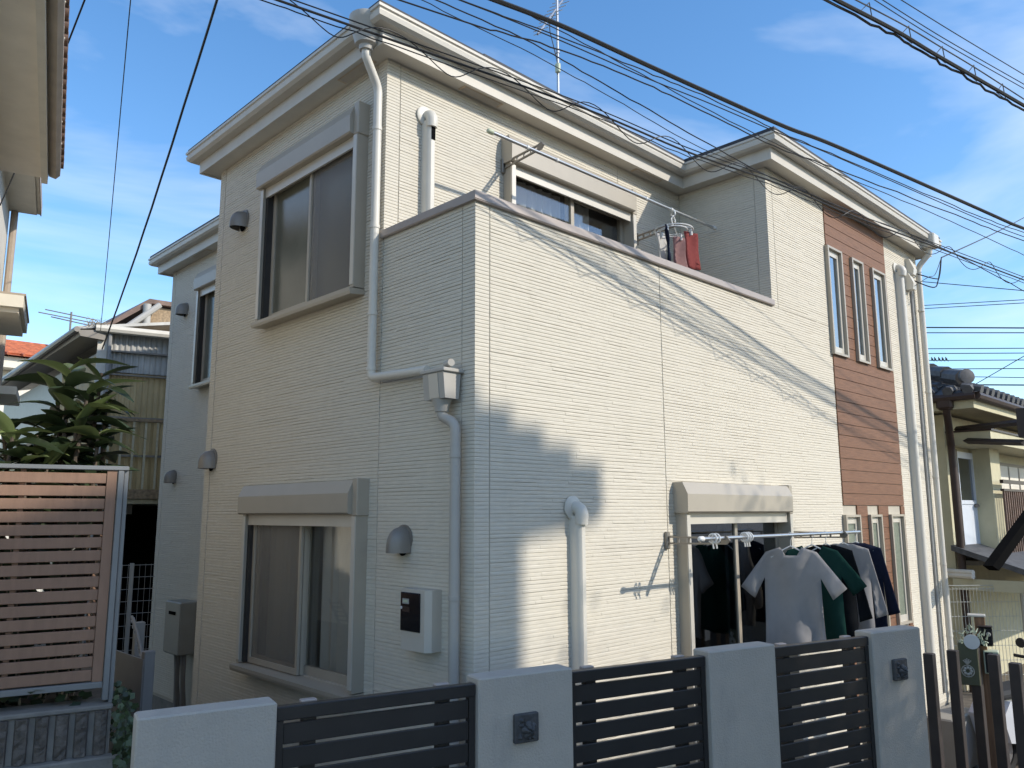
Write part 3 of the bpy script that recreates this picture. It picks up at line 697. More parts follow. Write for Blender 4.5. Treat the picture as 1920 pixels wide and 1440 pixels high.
# ================================================================== STREET FENCE
FZ = 1.95
pill = [(0, .447), (1.236, 1.683), (2.455, 2.895), (3.636, 4.055)]
plab = ['wide plain white stucco wall pillar beside the ivy gap', 'white stucco wall pillar with flower tile by the house corner', 'plain white stucco wall pillar between the two slatted panels', 'white stucco wall pillar with flower tile beside the brown posts']
petal_me = None
def flower_tile(parent, a, z, w):
    t = MB(SF).cbox(a-w/2, a+w/2, FB-.022, FB-.001, z-w/2, z+w/2, .004).build('flower_tile', 'tile_dark', parent)
    def petal(ca, cz, r, ang, ln, h0):
        mb = MB(SF); n = 10
        c = mb.p(ca+math.cos(ang)*ln*.35, FB-.022-h0-.016, cz+math.sin(ang)*ln*.35); ring = []
        for k in range(n):
            th = 2*math.pi*k/n; x = math.cos(th)*ln*.5+ln*.5; y = math.sin(th)*r*(1.1 if math.cos(th) > 0 else .75)
            ring.append(mb.p(ca+x*math.cos(ang)-y*math.sin(ang), FB-.022-h0+(.002), cz+x*math.sin(ang)+y*math.cos(ang)))
        bot = [mb.p(*(Vector((0, 0, 0)))) for _ in ()]
        for k in range(n): mb.f.append([c, ring[k], ring[(k+1) % n]])
        mb.f.append(ring[:]); mb.build('petal', 'tile_dark', t)
    for k in range(5): petal(a+.06*w, z-.06*w, w*.13, k*2*math.pi/5+.5, w*.33, .007)
    for k in range(4): petal(a+.06*w, z-.06*w, w*.09, k*2*math.pi/4+.2, w*.19, .014)
    for (dx, dz, an_) in ((-.38, -.36, .8), (-.36, .1, 0.2), (-.34, .36, -.7), (.28, -.4, 2.2), (.05, -.44, 1.6), (.40, .05, 3.0)): petal(a+dx*w, z+dz*w, w*.12, an_, w*.26, .0)
fence_group = 'white pillars of the street fence'
for i, (a0, a1) in enumerate(pill):
    c = SF(FA0+(a0+a1)/2, FB+.055, 0)
    r_ = thing('fence_pillar', c, plab[i], 'wall pillar', fence_group)
    MB(SF).cbox(FA0+a0, FA0+a1, FB, FB+.115, 0.003, FZ, .006).build('pillar', 'stucco', r_)
    if i in (1, 3):
        px_ = (986, 1364) if i == 1 else (1687, 1255)
        q = onB(px_[0], px_[1], FB-.01); flower_tile(r_, ab(q)[0], q.z, .112)
flab = ['black slatted fence panel in front of the lower left window', 'black slatted fence panel below the white duct cover', 'black slatted fence panel below the hanging laundry']
for i in range(3):
    a0, a1 = FA0+pill[i][1]+.004, FA0+pill[i+1][0]-.004; zt = 1.928
    r_ = thing('slat_fence_panel', SF((a0+a1)/2, FB+.05, ZS), flab[i], 'fence panel', 'black slatted panels of the street fence')
    MB(SF).cbox(a0, a1, FB+.022, FB+.062, zt-.048, zt, .003).build('top_rail', 'black_alu', r_)
    for a, b in ((a0+.001, a0+.026), (a1-.026, a1-.001)): MB(SF).box(a, b, FB+.026, FB+.058, ZS+.03, zt-.049).build('end_stile', 'black_alu', r_)
    z = zt-.060; k = 0
    while z > ZS+.10:
        MB(SF).cbox(a0+.027, a1-.027, FB+.030, FB+.046, z-.069, z, .002).build('slat', 'black_alu', r_); z -= .0815
    for t in (.16, .84):
        a = a0+(a1-a0)*t
        MB(SF).box(a-.024, a+.024, FB+.047, FB+.088, 0.05, zt-.05).build('post', 'black_alu', r_)
        MB(SF).cbox(a-.03, a+.03, FB+.063, FB+.095, zt-.049, zt+.006, .003).build('post_cap', 'cap', r_)

# ================================================================== LEFT PLOT : slatted screen on a ribbed block wall
SB = .62
zt = ztS = onB(110, 872, SB).z; zbm = onB(110, 1296, SB).z; aR = ab(onB(213, 1000, SB))[0]; aL = aR-2.2
sc = thing('privacy_screen', SF(aR-1.1, SB, zbm), 'brown slatted privacy screen with grey metal frame on the block wall', 'screen fence')
MB(SF).cbox(aL, aR+.05, SB-.03, SB+.035, zt-.022, zt, .003).build('top_rail', 'screen_alu', sc)
MB(SF).cbox(aL, aR+.0, SB-.025, SB+.03, zbm, zbm+.03, .003).build('bottom_rail', 'screen_alu', sc)
MB(SF).box(aR-.05, aR-.004, SB-.019, SB+.012, zbm+.031, zt-.023).build('end_stile', 'wood_slat', sc)
MB(SF).cbox(aR+.0, aR+.028, SB-.028, SB+.03, zbm-.06, zt-.023, .003).build('frame_post', 'screen_alu', sc)
MB(SF).box(aR+.031, aR+.05, SB-.01, SB+.05, zbm-.08, zt-.023).build('frame_post', 'screen_alu', sc)
n = 16; pit = (zt-.028-zbm-.034)/n
for k in range(n):
    z0 = zbm+.034+k*pit
    MB(SF).cbox(aL, aR-.051, SB-.014+random.uniform(-.001, .001), SB+.006, z0+.003, z0+pit*.85, .0025).build('slat', 'wood_slat', sc)
for t in (.42, 1.3): MB(SF).box(aR-t-.012, aR-t+.012, SB+.007, SB+.035, zbm+.031, zt-.023).build('back_post', 'wood_slat', sc)
for k in range(n):   # return side of the screen, running back from the street
    z0 = zbm+.034+k*pit; MB(SF).box(aR-.03, aR-.015, SB+.06, SB+1.5, z0+.004, z0+pit*.74).build('side_slat', 'wood_slat', sc)
zc = onB(100, 1331, SB-.06).z; zl = onB(100, 1425, SB-.06).z
bw = thing('block_wall', SF(aR-1.1, SB, 0), 'low ribbed split-face concrete block wall under the brown screen', 'block wall')
MB(SF).box(aL-.2, aR+.045, SB-.06, SB+.10, 0.0, zc-.025).build('core', 'concrete', bw)
MB(SF).cbox(aL-.2, aR+.05, SB-.075, SB+.12, zc-.024, zc, .006).build('coping', 'concrete', bw)
MB(SF).box(aL-.2, aR+.05, SB+.10, SB+1.7, 0.0, zc-.08).build('planter_soil', 'soil', bw)
MB(SF).cbox(aL-.2, aR+.09, SB-.13, SB-.061, 0.0, zl, .008).build('footing', 'concrete', bw)
a = aR+.03; k = 0
while a > aL:
    mb = MB(SF); rnd = random.Random(k+50)
    zz0, zz1 = zl+.003, zc-.026; nz_ = 9; w = .058
    for i in range(nz_):
        za, zb_ = zz0+(zz1-zz0)*i/nz_, zz0+(zz1-zz0)*(i+1)/nz_
        if i == 0: prev = [(a-w, SB-.0615), (a-w+.006, SB-.085+rnd.uniform(-.008, .008)), (a-w/2, SB-.09+rnd.uniform(-.01, .006)), (a-.006, SB-.085+rnd.uniform(-.008, .008)), (a, SB-.0615)]; A = [mb.p(x, y, za) for x, y in prev]; mb.f.append(A[:])
        cur = [(a-w, SB-.0615), (a-w+.006, SB-.085+rnd.uniform(-.008, .008)), (a-w/2, SB-.09+rnd.uniform(-.01, .006)), (a-.006, SB-.085+rnd.uniform(-.008, .008)), (a, SB-.0615)]
        B = [mb.p(x, y, zb_) for x, y in cur]
        for q in range(5): mb.f.append([A[q], A[(q+1) % 5], B[(q+1) % 5], B[q]])
        A = B
    mb.f.append(A[:]); mb.build('rib', 'block', bw); a -= .083; k += 1

# big-leaved shrubs behind the screen
def leaf_mesh(L, W, droop, name):
    mb = MB(); n = 7; rows = []
    for i in range(n+1):
        t = i/n; w = W*math.sin(math.pi*min(1, t*.93+.05))**.75*(1-.25*t); x = L*t; z_ = -droop*L*t*t
        rows.append([mb.p(x, -w/2, z_+abs(w)*.22), mb.p(x, -w/4, z_+abs(w)*.06), mb.p(x, 0, z_), mb.p(x, w/4, z_+abs(w)*.06), mb.p(x, w/2, z_+abs(w)*.22)])
    for A, B in zip(rows, rows[1:]):
        for k in range(4): mb.f.append([A[k], A[k+1], B[k+1], B[k]])
    me = bpy.data.meshes.new(name); me.from_pydata([tuple(v) for v in mb.v], [], mb.f); me.polygons.foreach_set('use_smooth', [True]*len(me.polygons)); return me
LEAF = {}
for nm, m in (('big', 'leaf_big'), ('young', 'leaf_young')):
    LEAF[nm] = [leaf_mesh(.23, .125, d, 'leaf') for d in (.15, .5, .9)]
    for me in LEAF[nm]: me.materials.append(MATS[m])
def shrub(base, tips, label, nleaf=14, size=1.0, young=.25, seed=1):
    rnd = random.Random(seed); root = thing('loquat_shrub', base, label, 'shrub', 'big-leaved shrubs behind the brown screen')
    B = Vector(base)
    for t, (tip, sz) in enumerate(tips):
        tip = Vector(tip); mid = (B+tip)/2+Vector((rnd.uniform(-.08, .08), rnd.uniform(-.08, .08), .05))
        MB().tube([tuple(B), tuple(mid), tuple(tip)], [.028, .018, .009], 7).build('stem', 'bark', root, smooth=True)
        for k in range(nleaf):
            f_ = k/nleaf; p = mid.lerp(tip, .25+.75*(f_**.6)); me = rnd.choice(LEAF['young' if (f_ > .7 and rnd.random() < young*2.2) else 'big'])
            o = bpy.data.objects.new('leaf', me); COL.objects.link(o); o.parent = root; o.location = p-B
            o.rotation_euler = (rnd.uniform(-.4, .4), -rnd.uniform(-.25, .35)-f_*.75, k*2.4+rnd.uniform(-.3, .3)); s_ = sz*size*rnd.uniform(.75, 1.2); o.scale = (s_, s_*rnd.uniform(.8, 1.1), s_)
def atb(x, y, b): q = onB(x, y, b); return tuple(q)
b0_ = onB(150, 900, 1.15); b1_ = onB(30, 900, 1.05)
shrub((b0_.x, b0_.y, zc-.08), [(atb(130, 690, 1.1), 1.1), (atb(190, 700, 1.2), .85), (atb(148, 770, 1.05), 1.15), (atb(185, 810, 1.0), .9), (atb(110, 800, 1.25), .9), (atb(165, 735, 1.0), 1.0), (atb(105, 725, 1.15), .95), (atb(200, 735, 1.15), .7)], 'tall big-leaved shrub with pale young tips behind the screen', seed=3)
shrub((b1_.x, b1_.y, zc-.08), [(atb(25, 810, 1.0), .95), (atb(70, 815, 1.1), .8), (atb(5, 790, 1.2), .9), (atb(45, 845, .95), .8), (atb(95, 850, 1.0), .8)], 'dark big-leaved shrub at the far end of the screen', seed=8)
# dry twigs and low leaves inside the planter
tw = MB(SF); rnd = random.Random(4)
for k in range(46):
    a, b = aR-rnd.uniform(.1, 1.5), SB+rnd.uniform(.12, .6); h = zc-.08
    dx, dy = rnd.uniform(-.25, .25), rnd.uniform(-.1, .1); hh = rnd.uniform(.4, 1.15)
    tw.tube([(a, b, h), (a+dx*.5+rnd.uniform(-.03, .03), b+dy*.5, h+hh*.5), (a+dx, b+dy, h+hh)], [.006, .005, .003], 5)
tag(tw.build('dry_stems', 'twig'), 'tangle of dry pale stems behind the brown screen', 'dry stems', kind='stuff')
def ivy(name, pts_fn, n, size, m, label, seed):
    mb = MB(); rnd = random.Random(seed)
    for k in range(n):
        c, nrm = pts_fn(rnd); c = Vector(c); nrm = (Vector(nrm)+Vector((rnd.uniform(-.6, .6), rnd.uniform(-.6, .6), rnd.uniform(-.3, .7)))).normalized()
        a = nrm.orthogonal().normalized(); b = nrm.cross(a); r = size*rnd.uniform(.6, 1.25); t0 = rnd.uniform(0, 6.28)
        sh = [(1, 0), (.55, .5), (.35, .85), (-.1, .6), (-.5, .45), (-.35, 0), (-.5, -.45), (-.1, -.6), (.35, -.85), (.55, -.5)]
        mb.f.append([mb.p(*(c+(a*(x*math.cos(t0)-y*math.sin(t0))+b*(x*math.sin(t0)+y*math.cos(t0)))*r)) for x, y in sh])
    o = mb.build(name, m, recalc=False); tag(o, label, 'ivy', kind='stuff'); return o
def ivp(r):
    z_ = r.uniform(ZS, 1.75)**1.0; w = .05+.16*max(0, (1.7-z_)); return SF(aR+.07+r.uniform(-.02, w), SB-.45+r.uniform(-.1, .6), z_), -V
ivy('ivy', ivp, 620, .019, 'leaf_ivy', 'green ivy trailing in the gap beside the first white pillar', 5)
def mass(r): return SF(aR-.12-r.random()*1.9, SB+.35+r.random()*.8, zc-.05+r.random()**.8*(ztS-zc-.1)), (0, -1, .3)
ivy('planter_foliage', mass, 2600, .055, 'leaf_big', 'dense dark leaves seen through the slats of the brown screen', 16)
def pl(r): return SF(aR-r.uniform(.05, 2.0), SB+r.uniform(-.02, .3), zc+r.uniform(-.03, .12)), (0, -.3, 1)
ivy('planter_leaves', pl, 260, .035, 'leaf_big', 'low dark leaves in the planter under the screen', 6)

# ================================================================== SIDE PASSAGE
struct(MB(SF).box(aR+.06, -.35, FB+.12, 9, .002, .03).build('passage_floor', 'concrete'))
g0 = onB(279, 1220, 2.0); g1 = onB(262, 1166, 2.9)
gp = thing('passage_gate', (g0.x, g0.y, 0), 'narrow grey metal gate posts in the side passage', 'gate')
MB().cbox(g0.x-.035, g0.x+.035, g0.y-.03, g0.y+.03, 0.03, g0.z, .005).build('post', 'plastic_grey', gp)
MB().cbox(g1.x-.035, g1.x+.035, g1.y-.03, g1.y+.03, 0.03, g1.z, .005).build('post', 'plastic_grey', gp)
MB().box(min(g0.x, g1.x)-.04, min(g0.x, g1.x)-.03, g0.y-.02, g1.y+.05, .1, g0.z-.05).build('panel', 'plastic_grey', gp)
rk = thing('plastic_rack', (g1.x-.05, g1.y-.3, g0.z), 'curved grey plastic slat rack leaning on the gate posts', 'rack')
q0, q1 = onB(248, 1165, 2.5), onB(268, 1250, 2.2)
for k in range(9):
    t = k/8; mb = MB(); w = .06
    mb.tube([tuple(q0.lerp(q1, t)+V*(-w)+Vector((-.01, 0, .0))), tuple(q0.lerp(q1, t)+V*w)], .006, 5); mb.build('bar', 'plastic_grey', rk)
for s_ in (-.06, .06): MB().tube([tuple(q0+V*s_+Vector((0, 0, .03))), tuple(q0.lerp(q1, .5)+V*s_+U*.012), tuple(q1+V*s_)], .01, 6).build('side_rail', 'plastic_grey', rk)
ac = thing('outdoor_unit', (.55, 4.5, 0), 'low grey outdoor unit at the foot of the set-back wall', 'outdoor unit')
MB().cbox(.42, .80, 4.15, 4.85, .05, .72, .012).build('case', 'plastic_grey', ac)
MB().box(.50, .74, 4.143, 4.149, .54, .58).build('handle_slot', 'alu_light', ac)
for y_ in (4.25, 4.75): MB().box(.42, .80, y_-.04, y_+.04, 0.03, .049).build('foot', 'plastic_grey', ac)
# wire boundary fence between the plots
wf = thing('wire_fence', SF(-1.0, 4.5, 0), 'dark wire mesh boundary fence deep in the side passage', 'wire fence')
wa = ab(onB(248, 1056, 5.2))[0]; wz = onB(248, 1056, 5.2).z
for a in (wa, wa+.02):
    pass
MB(SF).cbox(wa-.02, wa+.02, 5.18, 5.22, 0, wz, .004).build('post', 'plastic_grey', wf)
mb = MB(SF)
for k in range(12): mb.tube([(wa-1.6, 5.2, wz-.02-k*.12), (wa+.22, 5.2, wz-.02-k*.12)], .003, 4)
for k in range(34): mb.tube([(wa-1.6+k*.054, 5.2, .1), (wa-1.6+k*.054, 5.2, wz-.01)], .002, 4)
o = mb.build('mesh', 'plastic_grey', wf); o['kind'] = 'stuff'

# ================================================================== LEFT NEIGHBOUR (eaves overhead)
ZLN = 5.4
tp = onZ(113, 328, ZLN); lnA, lnB = ab(tp)
ln = thing('neighbour_house', SF(lnA-2.5, lnB-1.6, 0), 'pale neighbour house with deep beige eaves and brown tile edge', 'house')
b0_ = lnB-3.6
MB(SF).box(lnA-5, lnA-.10, b0_, lnB-.02, ZLN-.06, ZLN-.03).build('soffit', 'ln_soffit', ln)
MB(SF).box(lnA-.13, lnA-.085, b0_, lnB+.0, ZLN-.10, ZLN+.06).build('fascia', 'ln_white', ln)
mb = MB(SF); mb.prism([(lnA-.083, ZLN-.03), (lnA-.03, ZLN-.045), (lnA, ZLN-.01), (lnA, ZLN+.05), (lnA-.01, ZLN+.05), (lnA-.083, ZLN+.0)], 1, b0_, lnB); mb.v = [v for v in mb.v]
mb = MB(SF); A = []; B = []
for x, z_ in ((lnA-.083, ZLN-.03), (lnA-.03, ZLN-.045), (lnA, ZLN-.01), (lnA, ZLN+.05), (lnA-.012, ZLN+.05), (lnA-.083, ZLN+.0)): A.append(mb.p(x, b0_, z_)); B.append(mb.p(x, lnB, z_))
mb.f += [A[:], B[:]]+[[A[k], A[(k+1) % 6], B[(k+1) % 6], B[k]] for k in range(6)]; mb.build('gutter', 'ln_gutter', ln)
for k in range(9): MB(SF).box(lnA-.09, lnA+.004, lnB-.15-k*.4, lnB-.13-k*.4, ZLN+.045, ZLN+.055).build('gutter_strap', 'ln_white', ln)
k = 0; b_ = b0_
while b_ < lnB:
    MB().lathe(SF(lnA-.10, b_+.07, ZLN+.085), [(0, .045), (.12, .045)], axis=U, n=10).build('eave_tile', 'tile_brown', ln, smooth=True); b_ += .145
MB(SF).prism([(lnA-.12, ZLN+.062), (lnA-.05, ZLN+.062), (lnA-.05, ZLN+.085), (lnA-2.4, ZLN+1.0), (lnA-5, ZLN+.06)], 1, b0_, lnB-.01).build('roof', 'tile_brown', ln) if False else None
mb = MB(SF); A = []; B = []
for x, z_ in ((lnA-5, ZLN+.03), (lnA-.12, ZLN+.03), (lnA-.04, ZLN+.09), (lnA-2.5, ZLN+1.0), (lnA-5, ZLN+.10)): A.append(mb.p(x, b0_, z_)); B.append(mb.p(x, lnB-.012, z_))
mb.f += [A[:], B[:]]+[[A[k], A[(k+1) % 5], B[(k+1) % 5], B[k]] for k in range(5)]; mb.build('roof', 'tile_brown', ln)
a2 = lnA-.20; q = onA(76, 398, a2); z2 = q.z; b2 = ab(q)[1]
MB(SF).box(lnA-4.5, a2, b0_, b2, z2-.03, z2+.06).build('lower_eave', 'ln_white', ln)
MB(SF).box(a2+.001, a2+.012, b0_, b2, z2-.045, z2+.075).build('drip_edge', 'ln_gutter', ln)
MB(SF).box(lnA-4.5, a2-.03, b0_, b2-.03, z2-.05, z2-.031).build('lower_soffit', 'ln_white', ln)
a3 = lnA-.48; q3 = onA(18, 400, a3); MB(SF).box(lnA-4.5, a3, b0_+.3, ab(q3)[1], .9, z2-.05).build('wall', 'ln_white', ln)
MB(SF).tube([(a3+.05, ab(q3)[1]-.08, 1.0), (a3+.05, ab(q3)[1]-.08, z2-.06)], .035, 8).build('downpipe', 'ln_gutter', ln, smooth=True)
a4 = lnA-.18
q4 = onA(52, 606, a4); b4 = ab(q4)[1]
MB(SF).box(a4-1.6, a4, b4-1.1, b4, q4.z-.10, q4.z).build('canopy', 'ln_white', ln)
MB(SF).box(a4-1.6, a4+.012, b4-1.1, b4+.012, q4.z+.001, q4.z+.018).build('canopy_edge', 'ln_gutter', ln)
MB(SF).box(a4-1.55, a4-.03, b4-1.05, b4-.03, q4.z-.14, q4.z-.101).build('canopy_soffit', 'ln_soffit', ln)
a5 = lnA-.25; q5 = onA(38, 748, a5); b5 = ab(q5)[1]
MB(SF).prism([(a5-1.5, b5-1.0), (a5, b5-1.0), (a5, b5), (a5-1.5, b5)], 2, q5.z-.08, q5.z).build('porch_canopy', 'ln_white', ln)

# added unseen house: blocks blue sky, bounces warm light onto the set-back wing
bh = thing('light_bounce_house', (-4.5, 8.0, 0), 'unseen cream house added down the side passage to bounce warm light', 'house')
MB().box(-7.5, -2.6, 5.2, 11.5, 0, 5.6).build('wall', 'ln_white', bh)
MB().prism([(-7.9, 5.601), (-2.3, 5.601), (-5.05, 6.7)], 1, 5.0, 11.7).build('roof', 'tile_brown', bh)
for y_ in (6.2, 8.8):
    f_ = MB().box(-2.598, -2.55, y_, y_+1.5, 3.7, 4.9).build('window', 'alu', bh); MB().box(-2.549, -2.543, y_+.06, y_+1.44, 3.76, 4.84).build('pane', 'glass_dark', f_)

# ================================================================== OLD CORRUGATED BUILDING
CBB = 8.7
cA = ab(onB(192, 640, CBB))[0]; zTop = onB(195, 626, CBB).z
zr = lambda y: onB(250, y, CBB).z
cb = thing('corrugated_building', SF(cA+1.6, CBB+1.5, 0), 'old corrugated metal building with rusty balcony railing', 'building')
def corr(T, a0, a1, z0, z1, m, name='corrugated_sheet', w=.076, amp=.012):
    mb = MB(T); n = int((a1-a0)/w*4); c = []
    for i in range(n+1):
        a = a0+(a1-a0)*i/n; d = amp*math.sin(2*math.pi*a/w); c.append((mb.p(a, d, z0), mb.p(a, d, z1)))
    for p, q in zip(c, c[1:]): mb.f.append([p[0], q[0], q[1], p[1]])
    return mb.build(name, m, cb, smooth=True, recalc=False)
CF = lambda a, d, z: SF(a, CBB-d, z)
MB(CF).box(cA+.08, cA+4.2, -3, -.05, zr(925), zTop-.05).build('core', 'ln_beige', cb)
aE = cA+4.2
for (y0, y1, m, d) in ((700, 660, 'corr_grey', .0), (663, 645, 'corr_grey', .03), (790, 702, 'corr_amber', .0), (648, 628, 'corr_grey', .01)):
    T_ = (lambda dd: (lambda a, e_, z: CF(a, e_+dd, z)))(d)
    corr(T_, cA+.08, aE, zr(y0), zr(y1), m)
corr(CF, cA+.08, aE, zr(925), zr(791), 'corr_amber', w=.09)
for y_, h, m, d in ((622, .07, 'ln_white', .10), (662, .025, 'hood', .05), (705, .02, 'hood', .04), (785, .03, 'hood', .05), (855, .03, 'hood', .03)): MB(CF).box(cA-.02, aE, .015, d+.012, zr(y_)-h/2, zr(y_)+h/2).build('rail_band', m, cb)
MB(CF).box(cA-.06, cA+.075, -.05, .09, 0, zTop).build('corner_post', 'ln_white', cb)
MB(CF).tube([(cA+.09, .12, .3), (cA+.09, .12, zTop)], .03, 8).build('conduit', 'plastic_grey', cb, smooth=True)
MB(CF).tube([(cA-.1, .16, zTop+.04), (aE, .16, zTop+.02)], .055, 8).build('gutter', 'ln_white', cb, smooth=True)
rl = MB(CF).box(cA+.08, aE, .30, .345, zr(792)-.02, zr(792)+.02).build('railing', 'rust', cb)
a = cA+.16
while a < aE:
    MB(CF).box(a-.014, a+.014, .31, .335, zr(918), zr(792)-.021).build('baluster', 'cream_paint', rl); a += .155
MB(CF).box(cA+.0, aE, -.05, .36, zr(936), zr(919)).build('balcony_edge', 'rust', cb)
MB(CF).box(cA+.0, aE, -2.9, .30, zr(945), zr(937)).build('balcony_floor', 'cream_paint', cb)
MB(CF).box(cA+.0, aE, -2.9, -2.8, 0, zr(945)).build('back_wall', 'dark_void', cb)  # near-black recess walls: shade under the balcony put into their colour
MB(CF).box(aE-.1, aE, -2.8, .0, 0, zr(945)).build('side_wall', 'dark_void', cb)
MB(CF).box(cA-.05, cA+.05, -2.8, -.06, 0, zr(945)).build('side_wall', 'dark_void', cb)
# receding left side
dS = Vector((math.cos(R(87)), math.sin(R(87)), 0)); nS = Vector((-dS.y, dS.x, 0)); pc = SF(cA-.02, CBB, 0)
CS = lambda s, d, z: pc+dS*s+nS*d+Vector((0, 0, z))
MB(CS).box(.05, 7.5, -.6, -.02, 2.6, zTop-.25).build('side_core', 'hood', cb)
corr(CS, .05, 7.5, 2.6, 3.75, 'corr_amber', w=.09); corr(CS, .05, 2.2, 3.9, zTop-.3, 'corr_amber', w=.09)
MB(CS).box(.0, 7.5, .005, .07, 3.8, 3.86).build('side_rail', 'rust', cb)
MB(CS).prism([(-.02, zTop-.12), (.30, zTop-.10), (.34, zTop-.02), (-.02, zTop+.03)], 0, -.15, 8).build('side_eave', 'hood', cb)
MB(CS).tube([(-.2, .36, zTop-.02), (8, .36, zTop-.10)], .04, 8).build('side_gutter', 'hood', cb, smooth=True)
MB(CS).prism([(.36, zTop+.0), (-2.4, zTop+.55), (-2.4, zTop+.60), (.36, zTop+.04)], 0, -.1, 8).build('roof', 'corr_grey', cb)
mb = MB(); rnd = random.Random(2); c = CF(cA-.08, .1, zTop+.06)
for k in range(60): mb.tube([tuple(c+Vector((rnd.uniform(-.12, .12), rnd.uniform(-.1, .1), 0))), tuple(c+Vector((rnd.uniform(-.2, .2), rnd.uniform(-.15, .15), rnd.uniform(.03, .13))))], .003, 3)
tag(mb.build('dry_weeds', 'twig'), 'dry weeds growing from the gutter of the corrugated building', 'weeds', kind='stuff')
# house behind it: beige gable end with grey gutter
hb = thing('rear_house', (4.2, 12.5, 0), 'brown eave of a house behind the corrugated building', 'house')
r0 = onY(318, 575, 11.5); r1 = onY(232, 607, 11.5)
MB().box(r0.x-.3, r0.x+5, 11.6, 17, 0, r1.z-.1).build('wall', 'ln_beige', hb)
MB().prism([(r1.x-.4, r1.z-.22), (r0.x-.35, r0.z-.02), (r0.x+3, r0.z+.05), (r0.x+3, r0.z+.15), (r0.x-.4, r0.z+.06), (r1.x-.4, r1.z-.14)], 1, 11.4, 17).build('roof', 'tile_brown', hb)
MB().prism([(r1.x+.1, r1.z-.2), (r0.x-.3, r0.z-.06), (r0.x+3, r0.z+.02), (r0.x+3, r1.z-.3)], 1, 11.5, 11.6).build('gable_board', 'rust', hb)
q = onY(277, 590, 11.3); MB().tube([(q.x, 11.35, q.z+.2), (q.x, 11.35, q.z-1.6)], .07, 10).build('downpipe', 'pipe_grey', hb, smooth=True)
MB().tube([(onY(240, 612, 11.3).x, 11.3, onY(240, 612, 11.3).z), (onY(300, 572, 11.3).x, 11.3, onY(300, 572, 11.3).z)], .055, 8).build('gutter', 'pipe_grey', hb, smooth=True)
# red tiled house far back
YR = 24.0
p_, q_ = onY(35, 622, YR), onY(150, 664, YR)
rh = thing('red_roof_house', (p_.x, YR+4, 0), 'white house with an orange-red tiled roof beyond the shrubs', 'house')
ze = onY(60, 672, YR).z; zrid = onY(60, 628, YR).z
x0, x1 = onY(-60, 680, YR).x, onY(165, 680, YR).x
MB().box(x0, x1-.5, YR+.6, YR+8, 0, ze-.1).build('wall', 'ln_white', rh)
MB().box(x0-.3, x1, YR, YR+8.5, ze-.35, ze-.02).build('eave', 'ln_white', rh)
mb = MB(); xa, xr = x1+.1, onY(60, 630, YR+4).x
mb.poly([(x0-2, YR-.2, ze), (xa, YR-.2, ze), (xr+.8, YR+4, zrid+.4), (x0-2, YR+4, zrid+.4)]); mb.poly([(xa, YR-.2, ze), (xa, YR+8.5, ze), (xr+.8, YR+4, zrid+.4)]); mb.poly([(x0-2, YR-.2, ze), (x0-2, YR+4, zrid+.4), (xr+.8, YR+4, zrid+.4), (xa, YR+8.5, ze), (x0-2, YR+8.5, ze)])
ro = mb.build('roof', 'red_tile', rh, recalc=False)
mb = MB(); A0, A1, R0 = Vector((x0-2, YR-.22, ze+.03)), Vector((xa, YR-.22, ze+.03)), Vector((xr+.8, YR+4, zrid+.43))
for k in range(1, 14):
    t = k/14; y_ = YR-.22+t*4.2; z_ = ze+.03+t*(zrid+.4-ze); mb.tube([(x0-2, y_, z_), (xa+(xr+.8-xa)*t, y_, z_)], .05, 5)
k = x0-2
while k < xa:
    tt = min(1, max(.02, (xa-k)/(xa-xr-.8))); mb.tube([(k, YR-.22, ze+.03), (k, YR-.22+4.2*tt, ze+.03+tt*(zrid+.4-ze))], .045, 5); k += .42
o = mb.build('roof_tiles', 'red_tile', ro, smooth=True); o['kind'] = 'stuff'
MB().tube([tuple(A1), tuple(R0)], .10, 6).build('hip_ridge', 'red_tile', rh, smooth=True)
MB().tube([tuple(R0), (x0-2, R0.y, R0.z)], .10, 6).build('ridge', 'red_tile', rh, smooth=True)
for a_, b_ in ((70, 100),): 
    w0, w1 = onY(a_, 735, YR+.59), onY(b_, 700, YR+.59); MB().box(w0.x, w1.x, YR+.56, YR+.6, w0.z, w1.z).build('window', 'glass_dark', rh)
fa0, fa1 = onY(128, 655, YR+3), onY(133, 585, YR+3)
fan = thing('far_antenna', (fa0.x, YR+3, fa0.z-.6), 'thin television antenna above the red tiled roof', 'antenna')
MB().tube([(fa0.x, YR+3, fa0.z-.6), (fa0.x, YR+3, fa1.z)], .035, 6).build('mast', 'hood', fan)
for k, (y_, l, dz) in enumerate(((590, .75, -.12), (597, .95, .10), (602, .55, -.05))):
    z_ = onY(131, y_, YR+3).z; MB().tube([(fa0.x-l, YR+3+.3, z_+.12), (fa0.x+l, YR+2.7, z_-.12)], .02, 5).build('element', 'hood', fan)

# ================================================================== RIGHT NEIGHBOUR (old house with grey tiles)
XR, YR2 = 10.38, .807
rn = thing('old_tiled_house', (14, 4, 0), 'old cream house with grey tiled roof and brown gutters', 'house')
GF = FY(YR2); ze = onY(1826, 752, YR2-.7).z
gx = lambda px, py, Y=YR2: onY(px, py, Y).x
gz_ = lambda px, py, Y=YR2: onY(px, py, Y).z
MB().box(XR, XR+9, YR2, YR2+8, -1.2, ze-.06).build('wall', 'rn_wall', rn)
ov = .62
MB().box(XR-ov+.05, XR+10, YR2-ov+.05, YR2+8.5, ze-.02, ze+.02).build('soffit', 'rn_wall', rn)
MB().box(XR-ov, XR+10, YR2-ov, YR2-ov+.05, ze-.06, ze+.10).build('fascia', 'rn_wall', rn)
MB().box(XR-ov, XR-ov+.05, YR2-ov+.051, YR2+8.5, ze-.06, ze+.10).build('fascia', 'rn_wall', rn)
MB().tube([(XR-ov-.05, YR2-ov-.06, ze+.11), (XR+10, YR2-ov-.06, ze+.09)], .06, 8).build('gutter', 'brown_metal', rn, smooth=True)
